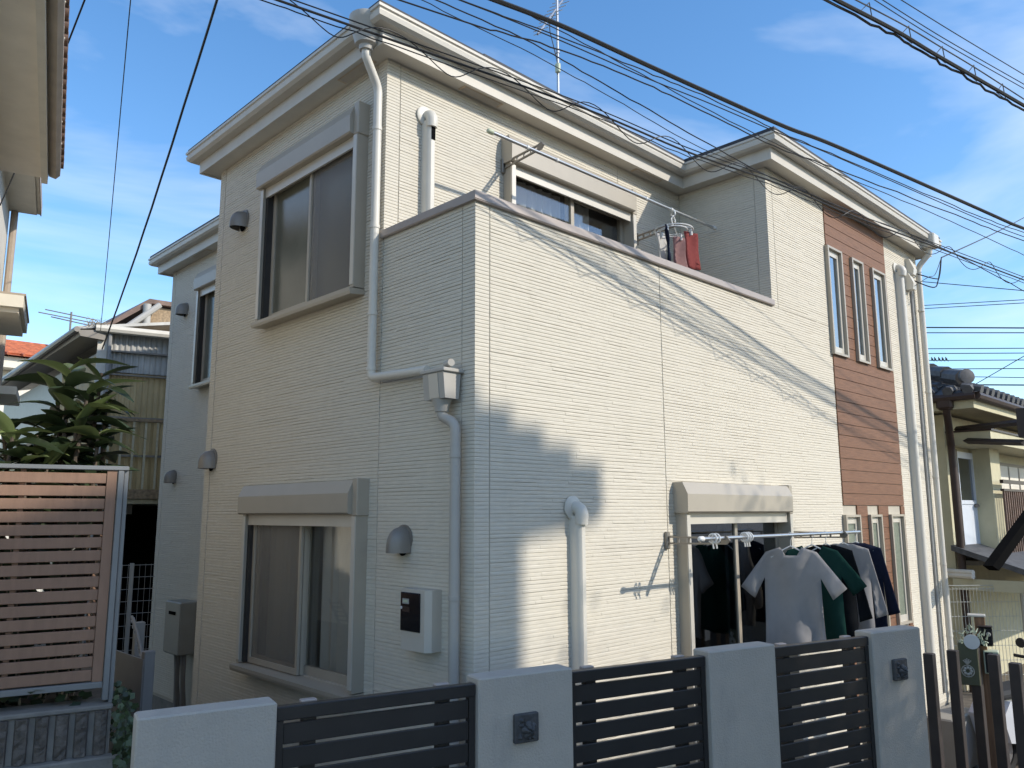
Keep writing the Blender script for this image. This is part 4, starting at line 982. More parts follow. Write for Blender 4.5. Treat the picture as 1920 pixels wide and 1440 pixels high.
MB().tube([(XR-ov-.06, YR2-ov-.05, ze+.11), (XR-ov-.06, YR2+8, ze+.09)], .06, 8).build('gutter', 'brown_metal', rn, smooth=True)
# tiled hip roof: round tiles running up the slope, ridge roll on the hip
ex0, ey0, pz_ = XR-ov-.10, YR2-ov-.10, .42; zr0 = ze+.17
hipd = 4.3
mb = MB(); i = 0; x = ex0+.13
mb.poly([(ex0, ey0, zr0-.02), (ex0+11, ey0, zr0-.02), (ex0+11, ey0+hipd, zr0-.02+hipd*pz_), (ex0+hipd, ey0+hipd, zr0-.02+hipd*pz_)])
mb.poly([(ex0, ey0, zr0-.02), (ex0+hipd, ey0+hipd, zr0-.02+hipd*pz_), (ex0, ey0+2*hipd, zr0-.02)])
mb.build('roof', 'kawara', rn, recalc=False)
while x < ex0+10.5:
    L = min(hipd, x-ex0); n = max(1, int(L/.24)); mb = MB()
    for k in range(n): mb.tube([(x, ey0+k*.24-.02, zr0+.02+k*.24*pz_), (x, ey0+(k+1)*.24, zr0-.012+(k+1)*.24*pz_)], [.075, .066], 7)
    mb.build('tile_row', 'kawara', rn, smooth=True); x += .265
y = ey0+.13
while y < ey0+2*hipd-.3:
    L = min(hipd, y-ey0, 2*hipd-(y-ey0)); n = max(1, int(L/.24)); mb = MB()
    for k in range(n): mb.tube([(ex0+k*.24-.02, y, zr0+.02+k*.24*pz_), (ex0+(k+1)*.24, y, zr0-.012+(k+1)*.24*pz_)], [.075, .066], 7)
    mb.build('tile_row', 'kawara', rn, smooth=True); y += .265
for k in range(13):
    t0, t1 = .25+k*.3, .25+(k+1)*.3+.03
    MB().tube([(ex0+t0, ey0+t0, zr0+.14+t0*pz_), (ex0+t1, ey0+t1, zr0+.11+t1*pz_)], [.115, .10], 9).build('hip_tile', 'kawara', rn, smooth=True)
MB().lathe((ex0+.2, ey0+.2, zr0+.24), [(0, .11), (.05, .11), (.06, .06)], axis=(-1, -1, .1), n=14).build('ridge_end_tile', 'kawara', rn, smooth=True)
# downpipe
q = onX(1781, 900, XR-.08)
MB().tube(arc([(XR-ov+.02, YR2-.25, ze+.1), (XR-ov+.02, YR2-.25, ze-.08), (XR-.05, YR2-.10, ze-.55), (XR-.05, YR2-.10, -1)], .15), .055, 10).build('downpipe', 'brown_metal', rn, smooth=True)
MB().cbox(XR-ov-.10, XR-ov+.12, YR2-.36, YR2-.14, ze-.06, ze+.14, .03).build('gutter_box', 'brown_metal', rn)
# canopy over the door, door, piers, balcony window
zc0, zc1 = gz_(1800, 840), gz_(1800, 818)
MB(GF).box(XR+.05, XR+9, .003, .62, zc0, zc1).build('canopy', 'rn_wall', rn)
MB(GF).box(XR+.04, XR+9, .002, .64, zc1+.001, zc1+.03).build('canopy_edge', 'brown_metal', rn)
d0, d1, dz0, dz1 = gx(1795, 940), gx(1826, 940), gz_(1815, 1045), gz_(1800, 848)
do = MB(GF).box(d0, d0+.05, .004, .05, dz0, dz1).box(d1-.05, d1, .004, .05, dz0, dz1).box(d0+.05, d1-.05, .005, .049, dz1-.10, dz1).box(d0+.05, d1-.05, .005, .049, dz0, dz0+.06).build('door', 'door_white', rn)
dm = dz0+(dz1-dz0)*.5
MB(GF).box(d0+.05, d1-.05, .012, .03, dz0+.06, dm).build('door_panel', 'door_white', do)
MB(GF).box(d0+.05, d1-.05, .012, .02, dm+.06, dz1-.10).build('pane', 'glass_dark', do)
MB(GF).box(d0+.05, d1-.05, .010, .045, dm, dm+.06).build('mid_rail', 'door_white', do)
MB().lathe(GF(d1-.09, .03, dm-.02), [(0, .03), (.06, .03)], axis=(0, -1, 0), n=10).build('handle', 'hood', do)
MB(GF).box(d0-.07, d0-.005, .004, .06, dz0-.1, dz1+.03).build('door_jamb', 'brown_metal', rn)
p0_, p1_ = gx(1834, 940), gx(1846, 940)
pa, pb = gx(1843, 940), gx(1864, 940, YR2-.3)
MB(GF).box(d1+.005, pa-.002, .004, .03, dz0-.1, zc0).build('shade_panel', 'dark_void', rn)  # black sheet painted in for the shadow between door and pier
MB(GF).box(pa, pb, .004, .30, dz0-.1, zc0-.001).build('pier', 'rn_wall', rn)
w0 = pb+.04
wn_ = MB(GF).box(w0, w0+3.2, .004, .05, gz_(1890, 1000), gz_(1890, 870)).build('window', 'brown_metal', rn)
for k in range(5): MB(GF).box(w0+.06+k*.63, w0+.60+k*.63, .05, .056, gz_(1890, 995), gz_(1890, 876)).build('pane', 'ln_white', wn_)
bl = MB(GF).box(w0-.02, w0+3.2, .40, .45, gz_(1890, 912), gz_(1890, 906)).box(w0-.02, w0+3.2, .40, .45, gz_(1890, 925), gz_(1890, 921)).build('balcony_rail', 'brown_metal', rn)
for k in range(26): MB(GF).box(w0+.03+k*.12, w0+.07+k*.12, .41, .44, gz_(1890, 1030), gz_(1890, 925)).build('baluster', 'tile_brown', bl)
MB(GF).box(d0-.10, pb, .004, .25, dz0-.10, dz0-.03).build('door_step', 'hood', rn)
for k, (xx, yy) in enumerate(((1793, 805), (1793, 826))):
    a_ = onY(1793, yy, YR2-.1); b_ = onY(1920, yy-14 if k == 0 else yy+4, YR2-1.2); MB().tube([tuple(a_), tuple(b_)], .045, 4).build('awning_arm', 'post_brown', rn)
b_ = onY(1916, 790, YR2-1.2); MB().box(b_.x-.05, b_.x+.08, YR2-1.28, YR2-1.15, b_.z-.22, b_.z+.18).build('awning_post', 'post_brown', rn)
# lower roof with dark tiles and cream fascia, black stair stringer
lz = gz_(1790, 1092, YR2-.5)
MB().prism([(YR2-1.3, lz-.10), (YR2-1.3, lz-.02), (YR2, lz+.42), (YR2, lz+.34)], 0, XR-.15, XR+9).build('lower_roof', 'kawara', rn)
MB().box(XR-.18, XR+9, YR2-1.34, YR2-1.302, lz-.20, lz-.04).build('lower_fascia', 'rn_wall', rn)
MB().box(XR-.2, XR-.152, YR2-1.30, YR2-.0, lz-.22, lz-.06).build('lower_fascia', 'rn_wall', rn)
s0_, s1_ = onY(1842, 1062, YR2-1.4), onY(1925, 965, YR2-1.4)
MB().prism([(s0_.x+.15, s0_.z+.0), (s0_.x+.36, s0_.z-.06), (s1_.x+.32, s1_.z+.0), (s1_.x+.13, s1_.z+.08)], 1, YR2-1.46, YR2-1.36).build('stair_stringer', 'dark_void', rn)
for k, y_ in enumerate((1068, 1075)): MB().tube([tuple(onX(1760, y_+2, XR-.05)), tuple(onY(1825, y_+6, YR2-.3))], .04, 8).build('pipe', 'ln_white', rn, smooth=True)

# ================================================================== RIGHT FORECOURT
mA, mBp = onZ(1779, 1098, 1.55), onZ(1912, 1097, 1.55)
md = (mBp-mA); ml_ = md.length; md.normalize()
MF = lambda s, d, z: mA*1.0 + md*s + Vector((0, 0, z-1.55)) + Vector((-md.y, md.x, 0))*d
mf = thing('mesh_fence', (mA+md*ml_/2)-Vector((0, 0, 1.55)), 'pale wire mesh fence with round post in front of the old tiled house', 'mesh fence')
mb = MB(MF); k = -.6
while k < ml_: mb.tube([(k, 0, .1), (k, 0, 1.53)], .0035, 4); k += .05
for z_ in (1.55, 1.50, 1.32, 1.12, .92, .72, .52, .32): mb.tube([(-.6, .005, z_), (ml_, .005, z_)], .004, 4)
o = mb.build('mesh', 'mesh_wire', mf); o['kind'] = 'stuff'
MB(MF).tube([(ml_+.02, 0, 0), (ml_+.02, 0, 1.60)], .03, 10).build('post', 'mesh_wire', mf, smooth=True)
MB(MF).tube([(-.62, 0, 0), (-.62, 0, 1.60)], .03, 10).build('post', 'mesh_wire', mf, smooth=True)
# brown posts
bl_ = ['brown square post next to the last white pillar', 'brown square post, second from the last white pillar', 'brown square post in front of the wooden letterbox post', 'brown square post, fourth from the last white pillar', 'short brown square post nearest the forecourt opening']
for i, (x, y) in enumerate(((1742, 1225), (1786, 1219), (1826, 1213.6), (1862.5, 1226.7), (1903, 1243))):
    q = onZ(x, y, 1.5); b = MB().cbox(q.x-.036, q.x+.036, q.y-.036, q.y+.036, 0.045, 1.5, .003).build('square_post', 'post_brown')
    tag(b, bl_[min(i, 4)], 'post', 'brown square posts of the forecourt')
# letterbox post
def atr(px, py, r):
    d = ray(px, py); return CAM + d*(r/math.hypot(d.x, d.y))
lp = atr(1840, 1200, 7.9); lt = atr(1835, 1156, 7.9)
vd = (Vector((lp.x, lp.y, 0))-Vector((CAM.x, CAM.y, 0))).normalized(); vr = Vector((vd.y, -vd.x, 0))
PF = lambda s, d, z: Vector((lp.x, lp.y, 0))+vr*s-vd*d+Vector((0, 0, z))
lb = thing('letterbox_post', (lp.x, lp.y, .05), 'wood-grain post with olive letterbox, black intercom and oval name plate', 'letterbox post')
MB(PF).cbox(-.038, .038, -.045, .045, 0.05, lt.z, .004).build('post', 'wood_post', lb)
MB(PF).cbox(-.085, .045, -.055, .06, lt.z+.001, lt.z+.018, .004).build('post_cap', 'alu_light', lb)
def pr(px, py): q = atr(px, py, 7.9)-Vector((lp.x, lp.y, 0)); return q.dot(vr), q.z
x0_, z0_ = pr(1802, 1277); x1_, z1_ = pr(1832, 1202)
box = MB(PF).cbox(x0_, x1_, .046, .16, z0_, z1_, .006).build('letterbox', 'olive', lb)
MB(PF).box(x0_+.01, x1_-.002, .05, .155, z1_+.001, z1_+.008).build('box_lid', 'pale_green', box)
cx, czz = pr(1815, 1252)
mb = MB()
for k in range(8):
    t = k*math.pi/4; mb.lathe(PF(cx+.026*math.cos(t), .16, czz+.026*math.sin(t)), [(0, .013), (.006, .011), (.009, .004)], axis=-vd, n=8)
mb.tube([tuple(PF(cx+.045*math.cos(t), .163, czz+.045*math.sin(t))) for t in [k*math.pi/8 for k in range(17)]], .004, 5)
for k in range(5): mb.tube([tuple(PF(cx, .163, czz+.05)), tuple(PF(cx+(k-2)*.014, .165, czz+.10-.008*abs(k-2)))], .005, 5)
mb.build('flower_ornament', 'mesh_wire', box, smooth=True)
cx, czz = pr(1822, 1198)
MB().lathe(PF(cx, .165, czz), [(0, .058), (.012, .058)], axis=-vd, n=24).build('name_plate', 'plastic_white', lb)
mb = MB(); rnd = random.Random(9)
for k in range(34):
    t = rnd.uniform(-.4, 3.4); r_ = .065+rnd.uniform(0, .05); c = PF(cx+r_*math.cos(t), .16, czz+r_*math.sin(t)); mb.tube([tuple(c), tuple(c+Vector((rnd.uniform(-.03, .03), rnd.uniform(-.03, .03), rnd.uniform(-.01, .05))))], [.007, .003], 5)
mb.build('wreath', 'pale_green', lb, smooth=True)
cx, czz = pr(1848, 1191)
ic = MB(PF).cbox(cx-.05, cx+.05, .046, .10, czz-.075, czz+.075, .008).build('intercom', 'meter_black', lb)
MB().lathe(PF(cx+.02, .10, czz+.02), [(0, .018), (.01, .014)], axis=-vd, n=12).build('lens', 'plastic_grey', ic)
MB(PF).box(cx-.052, cx+.052, .044, .115, czz+.077, czz+.085).build('hood', 'brown_metal', ic)
cx, czz = pr(1858, 1225)
MB(PF).cbox(cx-.055, cx+.055, -.02, .10, czz-.15, czz+.03, .006).build('side_box', 'pale_green', lb)
MB(PF).box(cx-.045, cx+.012, .1002, .102, czz-.14, czz+.02).build('side_door', 'meter_black', lb)
# white scooter parked behind the posts
scx = Vector((6.95, -.85, 0))
SCF = lambda s, d, z: Vector((scx.x, scx.y, 0))+Vector((math.cos(R(-12)), math.sin(R(-12)), 0))*s+Vector((math.sin(R(12)), math.cos(R(12)), 0))*d+Vector((0, 0, z))
st = thing('motor_scooter', (scx.x, scx.y, .05), 'white motor scooter parked between the posts and the mesh fence', 'scooter')
for s_ in (-.62, .62):
    w = MB(SCF); w.tube([(s_+.2*math.cos(t), 0, .26+.2*math.sin(t)) for t in [k*math.pi/12 for k in range(25)]], .05, 8, cap=False); wo_ = w.build('wheel', 'rubber', st, smooth=True)
    MB().lathe(SCF(s_, -.04, .26), [(0, .13), (.08, .13)], axis=SCF(0, 1, 0)-SCF(0, 0, 0), n=14).build('rim', 'steel', wo_)
MB(SCF).prism([(.28, .25), (.50, .25), (.62, .55), (.50, 1.0), (.44, 1.04), (.40, .98), (.48, .55), (.36, .36)], 1, -.19, .19).build('front_shield', 'scooter_white', st)
MB(SCF).prism([(-.25, .22), (.30, .22), (.36, .34), (-.20, .36)], 1, -.16, .16).build('floor_board', 'rubber', st)
MB(SCF).prism([(-.85, .62), (-.75, .38), (-.22, .30), (-.12, .70), (-.7, .76)], 1, -.17, .17).build('rear_body', 'scooter_white', st)
MB(SCF).cbox(-.80, -.08, -.15, .15, .765, .85, .03).build('seat', 'rubber', st)
MB(SCF).prism([(.42, .48), (.86, .50), (.80, .56), (.62, .60)], 1, -.08, .08).build('front_fender', 'scooter_white', st)
MB(SCF).tube([(.46, -.34, 1.02), (.50, -.1, 1.0), (.50, .1, 1.0), (.46, .34, 1.02)], .018, 8).build('handlebar', 'rubber', st)
MB().lathe(SCF(.54, 0, .90), [(0, .09), (.05, .08), (.07, .05)], axis=SCF(1, 0, 0)-SCF(0, 0, 0), n=14).build('headlight', 'glass_clear', st)
for s_ in (-.26, .26): MB().lathe(SCF(.47, s_, 1.16), [(0, .055), (.015, .05)], axis=SCF(-1, 0, 0)-SCF(0, 0, 0), n=12).build('mirror', 'rubber', st)
# outdoor unit and plant pot at the foot of the house
ou = thing('outdoor_unit', (6.1, -.3, .05), 'pale outdoor unit at the house foot below the slit windows', 'outdoor unit')
MB().cbox(5.75, 6.45, -.50, -.22, .08, .60, .015).build('case', 'heater', ou)
MB().lathe((6.02, -.502, .35), [(0, .2), (.006, .2)], axis=(0, -1, 0), n=24).build('fan_guard', 'plastic_grey', ou)
for x in (5.85, 6.35): MB().box(x-.03, x+.03, -.50, -.22, .05, .079).build('foot', 'plastic_grey', ou)
pq = atr(1775, 1400, 7.2)
pt = thing('plant_pot', (pq.x, pq.y, .05), 'round terracotta coloured plant pot between the brown posts', 'plant pot')
MB().lathe((pq.x, pq.y, .05), [(0, .10), (.18, .13), (.2, .145), (.23, .145), (.23, .12), (.2, .115)], n=16).build('pot', 'plank', pt, smooth=True)
mb = MB(); rnd = random.Random(3)
for k in range(70):
    c = Vector((pq.x, pq.y, .3))+Vector((rnd.gauss(0, .1), rnd.gauss(0, .1), rnd.uniform(-.02, .28))); n_ = Vector((rnd.uniform(-1, 1), rnd.uniform(-1, 1), 1)).normalized(); a_ = n_.orthogonal().normalized(); b_ = n_.cross(a_)
    mb.f.append([mb.p(*(c+a_*x*.04+b_*y*.022)) for x, y in ((-1, 0), (0, 1), (1, 0), (0, -1))])
mb.build('foliage', 'leaf_young', pt, recalc=False)

# ================================================================== OVERHEAD LINES
def plane_of(sh0, sh1):
    a, b = onY(*sh0), onY(*sh1); n = (b-a).cross(SUN); return n, n.dot(a)
def spline(P, per=6):
    out = []
    for i in range(len(P)-1):
        p0, p1, p2, p3 = P[max(i-1, 0)], P[i], P[i+1], P[min(i+2, len(P)-1)]
        for k in range(per):
            t = k/per; out.append(.5*((2*p1)+(p2-p0)*t+(2*p0-5*p1+4*p2-p3)*t*t+(3*p1-p0-3*p2+p3)*t**3))
    out.append(P[-1]); return out
def cable(P, r, label, m='cable', wob=0.0, ext=(22, 28), seed=0, name='overhead_cable', bumps=0):
    P = [Vector(p) for p in P]
    Q = spline(P, 8); rnd = random.Random(seed)
    if ext[0]: d = (Q[0]-Q[3]).normalized(); d.z = d.z*.35+.01; Q = [Q[0]+d*ext[0]*k/12 for k in range(12, 0, -1)]+Q
    if ext[1]: d = (Q[-1]-Q[-4]).normalized(); d.z = d.z*.35+.01; Q = Q+[Q[-1]+d*ext[1]*k/12 for k in range(1, 13)]
    if wob: Q = [q+Vector((0, 0, rnd.uniform(-wob, wob)))+V*rnd.uniform(-wob, wob) for q in Q]
    o = MB().tube([tuple(q) for q in Q], r, 6).build(name, m, smooth=True)
    tag(o, label, 'cable'); return o, Q
# B : lower bundle with spiral ties
nB, cB = plane_of((930, 400), (1235, 590))
Bp = [onN(x, y, nB, cB) for x, y in ((520, 0), (735, 75), (1100, 205), (1290, 285), (1460, 345), (1600, 405), (1760, 465), (1920, 525))]
cable(Bp, .006, 'lower black communication cable crossing in front of the eaves')
_, Qm = cable([p+Vector((0, 0, .035))+V*.01 for p in Bp], .0034, 'thin support wire just above the lower black cable', seed=2)
cable([p+Vector((0, 0, -.035))-V*.01 for p in Bp], .003, 'thin black wire just below the lower black cable', seed=3, wob=.004)
# spiral hanger wire around bundle B
L = (Bp[-1]-Bp[0]).length; d = (Bp[-1]-Bp[0]).normalized(); pts = []; turns = .62
def on_poly(P, s):
    acc = 0
    for a, b in zip(P, P[1:]):
        l = (b-a).length
        if acc+l >= s: return a.lerp(b, (s-acc)/l)
        acc += l
    return P[-1]
ns = int((L+1.6)/.035)
for k in range(ns):
    s_ = -.8+k*.035; c = on_poly(Bp, s_) if 0 <= s_ <= L else (Bp[0]+d*s_ if s_ < 0 else Bp[-1]+d*(s_-L)); ph = s_/turns*2*math.pi
    pts.append(tuple(c+Vector((0, 0, -.018+.058*math.cos(ph)))+V*(.045*math.sin(ph))+d*(.05*math.sin(ph))))
tag(MB().tube(pts, .003, 5).build('spiral_hanger', 'cable', smooth=True), 'looping spiral hanger wound around the lower black cable', 'cable hanger')
# A : thick cable above
nA, cA_ = plane_of((1240, 518), (1559, 740))
Ap = [onN(x, y, nA, cA_) for x, y in ((928, 0), (1059, 51), (1218, 124), (1340, 179), (1473, 238), (1570, 275), (1800, 376), (1898, 420))]
cable(Ap, .0135, 'thick black power cable running above the balcony')
for k, p in enumerate((Ap[2], Ap[5])): MB().tube([tuple(p-(Ap[3]-Ap[2]).normalized()*.10), tuple(p+(Ap[3]-Ap[2]).normalized()*.10)], .024, 8)
for k, (dz, dv_, r) in enumerate(((-.055, .03, .0035), (-.08, -.03, .0035), (-.115, .05, .0042))):
    cable([p+Vector((0, 0, dz*(1+.25*math.sin(i*1.3+k))))+V*dv_ for i, p in enumerate(Ap)], r, ['fine wire hugging the underside of the thick power cable', 'second fine wire below the thick power cable', 'twisted wire hanging lowest under the thick power cable'][k], wob=.004 if k else .0, seed=10+k)
# thin service lines between A and B
nV = Vector((.2015, .9795, 0)); cV = -.45
for k, (lst, r, lab) in enumerate(((((820, 0), (1000, 82), (1145, 165), (1290, 248), (1440, 330), (1600, 398), (1760, 462), (1920, 545)), .0038, 'thin twisted line between the thick cable and the lower bundle'),
                                   (((790, 0), (1000, 103), (1150, 185), (1300, 270), (1420, 320)), .0026, 'finest line passing in front of the roof corner'),
                                   (((940, 0), (1150, 110), (1340, 212), (1560, 320), (1760, 405), (1920, 478)), .0033, 'slack fine line below the thick power cable'))):
    cable([onN(x, y, nV, cV+.06*k) for x, y in lst], r, lab, wob=.003, seed=20+k, ext=(20, 26 if k != 1 else 0))
# D : upper right bundle with hanger rings
cD = -1.35
Dp = [onN(x, y, nV, cD) for x, y in ((1572, 2), (1680, 58), (1750, 100), (1830, 146), (1920, 198))]
cable(Dp, .013, 'thick bundle of black cables at the upper right over the street')
cable([p+Vector((0, 0, -.016))+V*.02 for p in Dp], .008, 'slack black cable clipped below the upper right bundle', wob=.008, seed=31)
Dm = [onN(x, y, nV, cD) for x, y in ((1605, 0), (1700, 50), (1767, 90), (1830, 128), (1920, 186))]
cable(Dm, .0045, 'grey messenger wire above the upper right cable bundle', 'cable_grey')
for x, y in ((1630, 8), (1704, 52), (1767, 90), (1826, 125), (1880, 160)):
    p = onN(x, y, nV, cD); dd = (Dp[-1]-Dp[0]).normalized()
    tag(MB().tube([tuple(p+Vector((0, 0, .012))), tuple(p+dd*.02+Vector((0, 0, -.10))), tuple(p-dd*.10+Vector((0, 0, -.085))), tuple(p+Vector((0, 0, .012)))], .0035, 5).build('cable_hanger_ring', 'cable_grey'), 'bent wire ring holding the upper right cable bundle', 'cable hanger', 'hanger rings of the upper right cable bundle')
for k, lst in enumerate((((1640, 0), (1760, 75), (1920, 166)), ((1655, 0), (1770, 72), (1920, 158)), ((1690, 0), (1790, 62), (1920, 140)))):
    cable([onN(x, y, nV, cD-.05*k) for x, y in lst], .0032, ['lower fine line above the upper right bundle', 'middle fine line above the upper right bundle', 'highest fine line above the upper right bundle'][k])
# service drop to the house corner
hq = Vector((7.05, -.10, 5.5))
ga = onX(1920, 408, 14.0)
gb = onY(1765, 483, -.35)
cable([ga, ga.lerp(gb, .5)+Vector((0, 0, -.02)), gb], .008, 'black service drop reaching the right house corner', ext=(6, 0), name='service_drop')
for k, (dx, dz, r) in enumerate(((.10, -.16, .007), (.0, -.24, .007), (-.14, -.10, .004))):
    a_ = gb; b_ = Vector((7.0-.03*k, -.06, 5.45-.1*k)); m_ = (a_+b_)/2+Vector((dx, -.05, dz))
    tag(MB().tube([tuple(q) for q in spline([a_, a_.lerp(m_, .6)+Vector((.05, 0, -.05)), m_, b_], 6)], r, 6).build('drip_loop', 'cable' if k < 2 else 'cable_grey', smooth=True), ['upper black drip loop', 'lower black drip loop', 'pale thin drip loop'][k]+' between service drop and house', 'cable')
# left drops to the corrugated building
e_ = CF(cA+.0, .12, zTop-.25)
s1 = onZ(432, -80, 6.5); cable([s1, s1.lerp(e_, .5)+Vector((0, 0, -.14)), e_], .010, 'thick knotted black drop wire leading to the corrugated building', ext=(8, 0), wob=.008, seed=41, name='drop_wire')
s2 = onZ(252, -80, 6.5); e2 = e_+Vector((-.04, 0, .25)); cable([s2, s2.lerp(e2, .5)+Vector((0, 0, -.12)), e2], .0042, 'thin wavy drop wire leading to the corrugated building', ext=(8, 0), wob=.010, seed=42, name='drop_wire')
s3 = onZ(190, -80, 6.0); e3 = onA(0, 385, a3+.01); cable([s3, s3.lerp(e3, .5)+Vector((0, 0, -.06)), e3], .006, 'thin drop wire slanting to the pale neighbour house', ext=(8, 0), seed=43, name='drop_wire')
# far lines across the street end
XF = 42.0
for k, (y0, y1, r) in enumerate(((528, 545, .022), (573, 562, .02), (579, 568, .02), (614, 615, .035), (624, 624, .026), (654, 653, .022), (663, 662, .022), (676, 675, .022), (692, 691, .022), (705, 708, .02), (721, 722, .035))):
    a_, b_ = onX(1728, y0, XF), onX(1920, y1, XF); d_ = (b_-a_)
    o = MB().tube([tuple(a_-d_*1.2), tuple(b_+d_*1.5)], r, 5).build('distant_line', 'cable')
    tag(o, {7: 'distant power line with the longer row of birds', 8: 'distant power line with three birds'}.get(k, 'distant power line crossing the sky over the grey tiled roof'), 'cable', 'distant power lines')
    if k in (7, 8):
        for px_ in ((1750, 1756, 1764, 1771, 1778) if k == 7 else (1746, 1752, 1757)):
            t = (px_-1728)/192; c = a_+d_*t; bmb = MB()
            bmb.lathe(c+Vector((0, 0, .03)), [(-.03, .02), (.01, .055), (.07, .05), (.11, .025), (.14, .028), (.17, .006)], axis=(0, .25, 1), n=7); bmb.tube([tuple(c+Vector((0, -.01, .03))), tuple(c+Vector((0, -.09, -.07)))], [.025, .01], 5)
            tag(bmb.build('bird', 'bird', smooth=True), 'small dark bird in the longer row on a distant line' if k == 7 else 'small dark bird of three on a distant line', 'bird', 'birds in the longer row' if k == 7 else 'three birds on a line')
a_, b_ = onX(1828, 721, 30), onX(1930, 662, 30); tag(MB().tube([tuple(a_), tuple(b_), tuple(b_+(b_-a_)*2)], .015, 5).build('distant_line', 'cable'), 'thin slanting line rising from the grey tiled roof', 'cable')

# ================================================================== ACROSS THE STREET (behind the viewer; it casts the shade on the fence)
def shadow_src(X, Z, Y):            # point on plane Y whose shadow on the Y=0 wall is (X, Z)
    t = -Y/(-SUN.y); return Vector((X+SUN.x*t, Y, Z+SUN.z*t))
YO = -7.6
c_ = shadow_src(1.06, 2.66, YO); e_ = shadow_src(.40, 2.42, YO); w_ = shadow_src(.37, 1.8, YO)
oh = thing('opposite_house', (c_.x-2, YO-3, ZS+.12), 'tall gabled house across the street facing the white pillars', 'house')
MB().box(w_.x-5.0, w_.x, YO-6, YO, ZS+.12, e_.z+.0).build('wall', 'ln_beige', oh)
rise = .36
mb = MB(); xr_ = c_.x-2.1; x2_ = c_.x-6.4
mb.prism([(c_.x, c_.z), (xr_, c_.z+rise*2.1), (x2_, c_.z+.1), (x2_, c_.z-.02), (w_.x-4.9, e_.z), (w_.x-.1, e_.z), (c_.x, c_.z-.12)], 1, YO-.01, YO+.12); mb.build('barge', 'kawara', oh)
mb = MB(); mb.prism([(w_.x+.06, c_.z+rise*(c_.x-w_.x-.1)), (xr_, c_.z+rise*2.05), (w_.x-5.06, c_.z+rise*(c_.x-w_.x-.1)), (w_.x-4.98, e_.z-.02), (w_.x-.02, e_.z-.02)], 1, YO-6.3, YO-.011); mb.build('roof', 'kawara', oh)
for k in range(7):
    t = k*.27; MB().box(c_.x-t-.27, c_.x-t-.02, YO-.008, YO+.13, c_.z+rise*t-.02, c_.z+rise*(t+.27)+.07).build('verge_tile', 'kawara', oh)
for x in (-2.2,):
    for z_ in (2.0, 4.9): 
        wn_ = MB(FY(0)).box(0, 0, 0, 0, 0, 0) if False else None
        f_ = MB().box(w_.x+x, w_.x+x+1.6, YO+.002, YO+.05, z_, z_+1.2).build('window', 'alu', oh); MB().box(w_.x+x+.06, w_.x+x+1.54, YO+.05, YO+.056, z_+.06, z_+1.14).build('pane', 'glass_dark', f_)
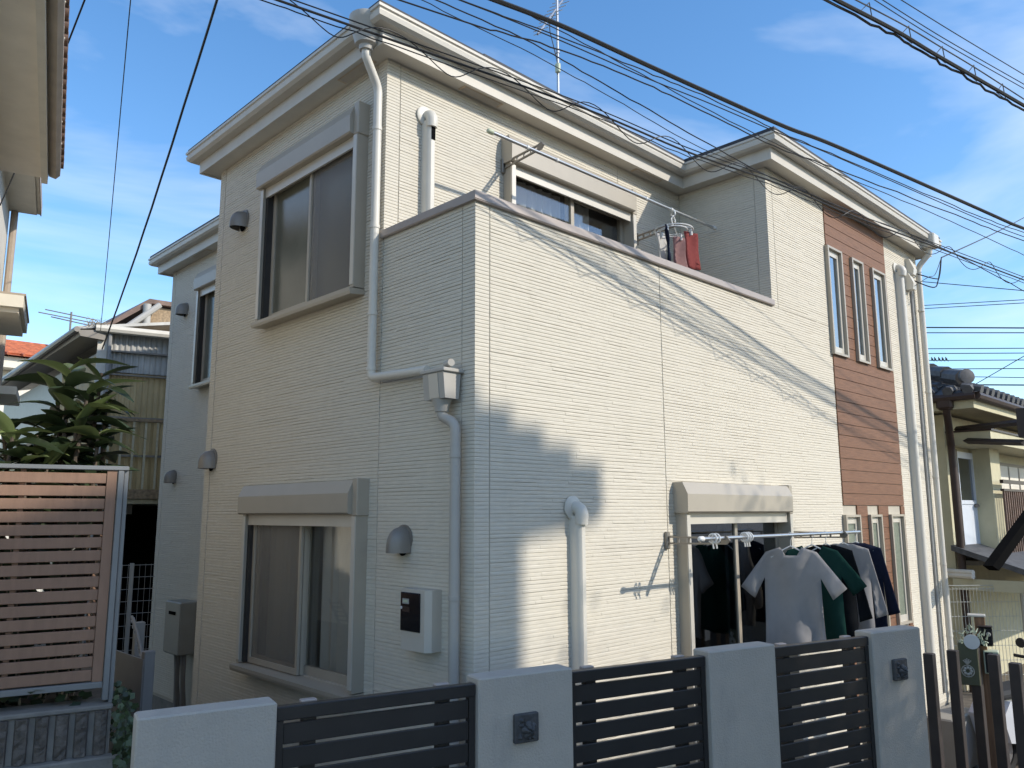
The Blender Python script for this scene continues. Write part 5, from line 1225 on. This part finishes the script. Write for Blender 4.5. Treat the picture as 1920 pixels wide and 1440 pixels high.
# bare-branched tree beside it: dappled shade on the wall
def tree(base, h, seed, label, nleaf=1500, spread=1.6, lowdense=True):
    rnd = random.Random(seed); root = thing('street_tree', base, label, 'tree'); B = Vector(base); tips = []
    tr = MB(); br = MB()
    def grow(p, d, l, r, lev, mb):
        q = p+d*l*.5+Vector((rnd.uniform(-.05, .05), rnd.uniform(-.05, .05), 0))*l; e = p+d*l
        mb.tube([tuple(p), tuple(q), tuple(e)], [r, r*.8, r*.6], 6 if lev < 2 else 4)
        if lev >= 4 or l < .18: tips.append(e); return
        for k in range(rnd.choice((2, 3, 3))):
            nd = (d+Vector((rnd.uniform(-1, 1), rnd.uniform(-1, 1), rnd.uniform(-.25, .7)))*.75).normalized(); grow(e, nd, l*rnd.uniform(.6, .82), r*.58, lev+1, br)
        if lev >= 2: tips.append(q)
    grow(B, Vector((0, 0, 1)), h*.36, .09, 0, tr)
    tr.build('trunk', 'bark', root, smooth=True); br.build('limbs', 'bark', root, smooth=True)
    lf = MB()
    for k in range(nleaf):
        c = rnd.choice(tips)+Vector((rnd.gauss(0, .16), rnd.gauss(0, .16), rnd.gauss(0, .14))); n_ = Vector((rnd.uniform(-1, 1), rnd.uniform(-1, 1), rnd.uniform(.2, 1))).normalized(); a_ = n_.orthogonal().normalized(); b_ = n_.cross(a_); s_ = rnd.uniform(.035, .06)
        lf.f.append([lf.p(*(c+a_*x*s_+b_*y*s_*.5)) for x, y in ((-1, 0), (0, 1), (1, 0), (0, -1))])
    lf.build('crown', 'leaf_tree', root, recalc=False)
tb = shadow_src(1.95, 0.0, -6.3)
tree((tb.x, -6.3, ZS+.12), 5.6, 5, 'small leafy tree across the street beside the gabled house', nleaf=900)
# unseen hedge added to keep the lower fence and last pillar shaded
hs_ = shadow_src(1.15, 0.85, -5.9)
hd = thing('shade_hedge', (hs_.x-.3, -5.9, ZS+.12), 'unseen tall hedge added across the street to shade the white pillars', 'hedge')
mb = MB(); rnd = random.Random(12)
for k in range(10500):
    x = hs_.x-1.7+rnd.random()*2.45; z_ = ZS+.15+rnd.random()*(hs_.z-ZS-.1); y = -5.9+rnd.uniform(-.3, .3); n_ = Vector((rnd.uniform(-1, 1), rnd.uniform(-1, 1), rnd.uniform(-.3, 1))).normalized(); a_ = n_.orthogonal().normalized(); b_ = n_.cross(a_); s_ = rnd.uniform(.05, .08)
    mb.f.append([mb.p(*(Vector((x, y, z_))+a_*p*s_+b_*q*s_*.6)) for p, q in ((-1, 0), (0, 1), (1, 0), (0, -1))])
mb.build('foliage', 'leaf_tree', hd, recalc=False)
MB().tube([(hs_.x-.5, -5.9, ZS+.12), (hs_.x-.5, -5.9, hs_.z-.4)], .05, 6).build('stem', 'bark', hd)
# utility poles at the ends of the lines
for k, t in enumerate((-22.0, 34.0)):
    p = Bp[0]+d*t; pl_ = thing('utility_pole', (p.x, p.y-.25, ZS), ['concrete utility pole at the near end of the lines', 'concrete utility pole at the far end of the lines'][k], 'utility pole', 'utility poles of the street')
    MB().tube([(p.x, p.y-.25, ZS), (p.x, p.y-.25, 10.5)], [.17, .11], 12).build('pole', 'pole_concrete', pl_, smooth=True)
    for z_ in (5.4, 9.6): MB().box(p.x-.04, p.x+.04, p.y-1.3, p.y+.7, z_-.04, z_+.04).build('cross_arm', 'steel', pl_)
